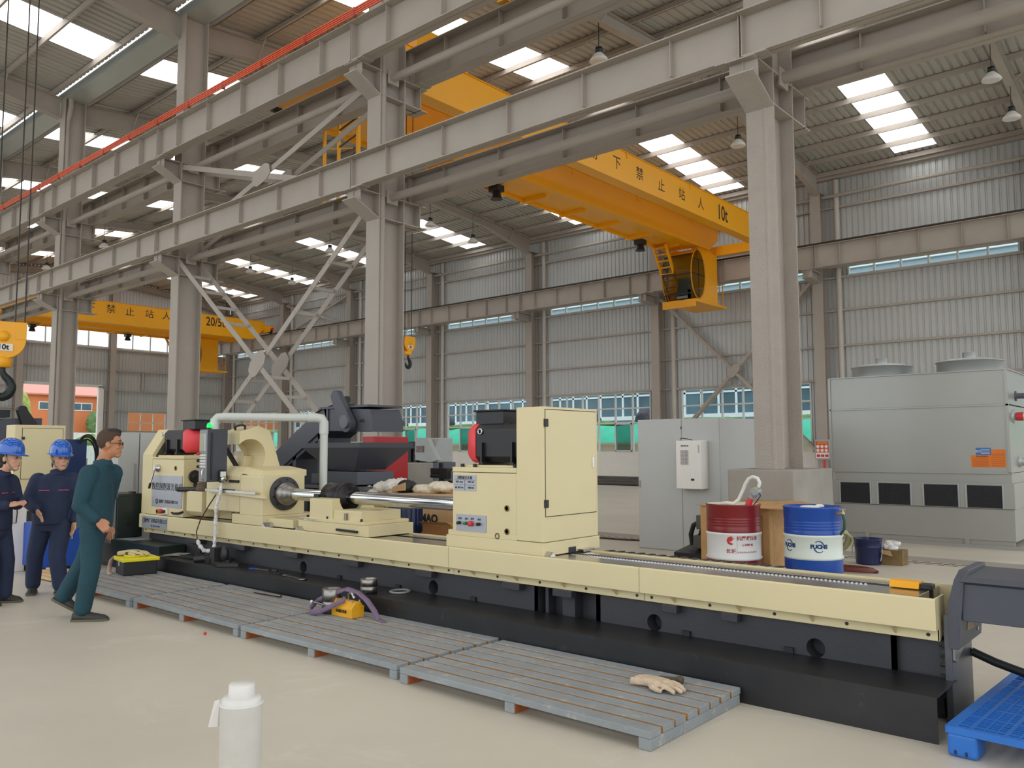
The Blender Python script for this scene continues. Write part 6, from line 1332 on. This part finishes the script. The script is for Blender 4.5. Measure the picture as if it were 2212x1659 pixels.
    if not female:
        b = MB(); b.ell(hp(-.022, 0, .045), (.1, .0805, .106), 24, 16, R3); b.ell(hp(.015, 0, .1), (.075, .062, .05), 18, 10, R3); o = soft(b, 'hair', hairs, .006, 2)
        MB().ell(hp(.012, 0, .118), (.08, .06, .034), 18, 10, R3).obj('hair_top', hairm, r)
        g = MB()
        for s in (-1, 1):
            g.tube([hp(.104, s * .033 + .022 * math.cos(t), .004 + .015 * math.sin(t)) for t in [2 * PI * i / 14 for i in range(15)]], .0022, 6); g.tube([hp(.103, s * .055, .01), hp(.05, s * .076, .012), hp(-.02, s * .082, .014)], .0028, 6)
        g.tube([hp(.104, -.011, .008), hp(.106, .011, .008)], .002, 6); g.obj('glasses', blk, r)
    else:
        b = MB(); b.ell(hp(-.03, 0, .03), (.095, .083, .1), 22, 14, R3); b.ell(hp(-.06, 0, -.06), (.05, .065, .07), 16, 10, R3); b.ell(hp(.062, 0, .06), (.035, .066, .028), 16, 10, R3); soft(b, 'hair', hairm, .006, 2)
        b = MB(); n = 32; T = Matrix.Rotation(.14, 3, lf); rings = []
        for q, z in ((1.0, .055), (1.0, .075), (.97, .11), (.87, .15), (.68, .18), (.4, .2), (.05, .207)):
            rings.append([H + T @ (fw * (-.005 + .128 * q * math.cos(2 * PI * i / n)) + lf * (.108 * q * math.sin(2 * PI * i / n)) + ZX * (z + (.004 if i % 4 == 0 and q < .98 else 0))) for i in range(n)])
        b.loft(rings, True, False); hm = b.obj('helmet', helm, r)
        b = MB(); b.loft([[H + T @ (fw * (-.005 + (.128 + e + (.035 * max(0, math.cos(2 * PI * i / n)) ** 2 if e else 0)) * math.cos(2 * PI * i / n)) + lf * ((.108 + e) * math.sin(2 * PI * i / n)) + ZX * z) for i in range(n)] for e, z in ((0, .062), (.016, .05), (.016, .044), (0, .056))], True, False); b.obj('brim', helm, hm)
        b = MB()
        for s in (-1, 1): b.tube([hp(.0, s * .1, .05), hp(.015, s * .083, -.03), hp(.04, s * .05, -.1), hp(.045, 0, -.128)], .006, 6)
        b.obj('chin_strap', mat('grey_green_strap', '8a9485', .7), r)
    return r
man = dict(head=(.1, 0, 1.6), neck=(.03, 0, 1.43), chest=(-.015, 0, 1.22), waist=(-.02, 0, 1.0), hip=(-.02, 0, .88), shR=(.0, -.17, 1.33), elR=(-.05, -.22, 1.05), wrR=(.1, -.2, .92), haR=(.19, -.18, .82), shL=(.05, .17, 1.33), elL=(-.02, .22, 1.06), wrL=(.0, .2, .84), haL=(.02, .19, .74),
    hpR=(0, -.09, .84), knR=(.01, -.1, .48), anR=(-.05, -.1, .12), heR=(-.14, -.1, .0), toR=(.16, -.06, .0), hpL=(-.03, .09, .84), knL=(-.16, .1, .5), anL=(-.33, .1, .2), heL=(-.43, .09, .16), toL=(-.2, .13, .03))
person('man in teal overalls and glasses walking towards the machine', (-7.93, 3.28, 0), man, (.93, .36), (.93, .3), teal, skinm, False, dict(R=2.2, L=1.6))
w2 = dict(head=(.06, -.02, 1.455), neck=(.03, 0, 1.3), chest=(.0, 0, 1.12), waist=(-.01, 0, .93), hip=(-.02, 0, .8), shR=(-.15, -.05, 1.22), elR=(-.21, -.12, 1.0), wrR=(-.05, -.24, .92), haR=(.05, -.26, .8), shL=(.16, .06, 1.22), elL=(.24, .1, .98), wrL=(.22, .02, .78), haL=(.22, 0, .68),
    hpR=(-.1, -.02, .76), knR=(-.17, -.02, .42), anR=(-.22, .05, .11), heR=(-.25, .12, .01), toR=(-.16, -.1, .0), hpL=(.08, .03, .76), knL=(.1, -.08, .42), anL=(.16, -.1, .12), heL=(.11, -.08, .02), toL=(.29, -.18, .0))
person('woman in navy overalls and blue helmet walking in the middle', (-9.62, 3.52, 0), w2, (.75, -.66), (.45, -.89), navy, skinw, True, dict(R=.5, L=.8))
w1 = dict(head=(.08, 0, 1.465), neck=(.0, 0, 1.31), chest=(-.05, 0, 1.12), waist=(-.05, 0, .93), hip=(-.05, 0, .8), shR=(-.03, -.15, 1.22), elR=(-.02, -.2, 1.0), wrR=(.15, -.13, 1.0), haR=(.22, -.08, 1.02), shL=(.0, .15, 1.22), elL=(.05, .2, 1.0), wrL=(.2, .07, 1.03), haL=(.2, -.02, 1.0),
    hpR=(-.06, -.08, .76), knR=(-.03, -.09, .43), anR=(-.07, -.09, .1), heR=(-.13, -.09, 0), toR=(.08, -.06, 0), hpL=(-.04, .08, .76), knL=(.02, .1, .43), anL=(.0, .13, .1), heL=(-.05, .14, 0), toL=(.16, .17, 0))
person('woman in navy overalls and blue helmet at the left edge, hands held together', (-9.39, 2.93, 0), w1, (.96, .05), (.9, .1), navy, skinw, True, dict(R=1.6, L=1.6))
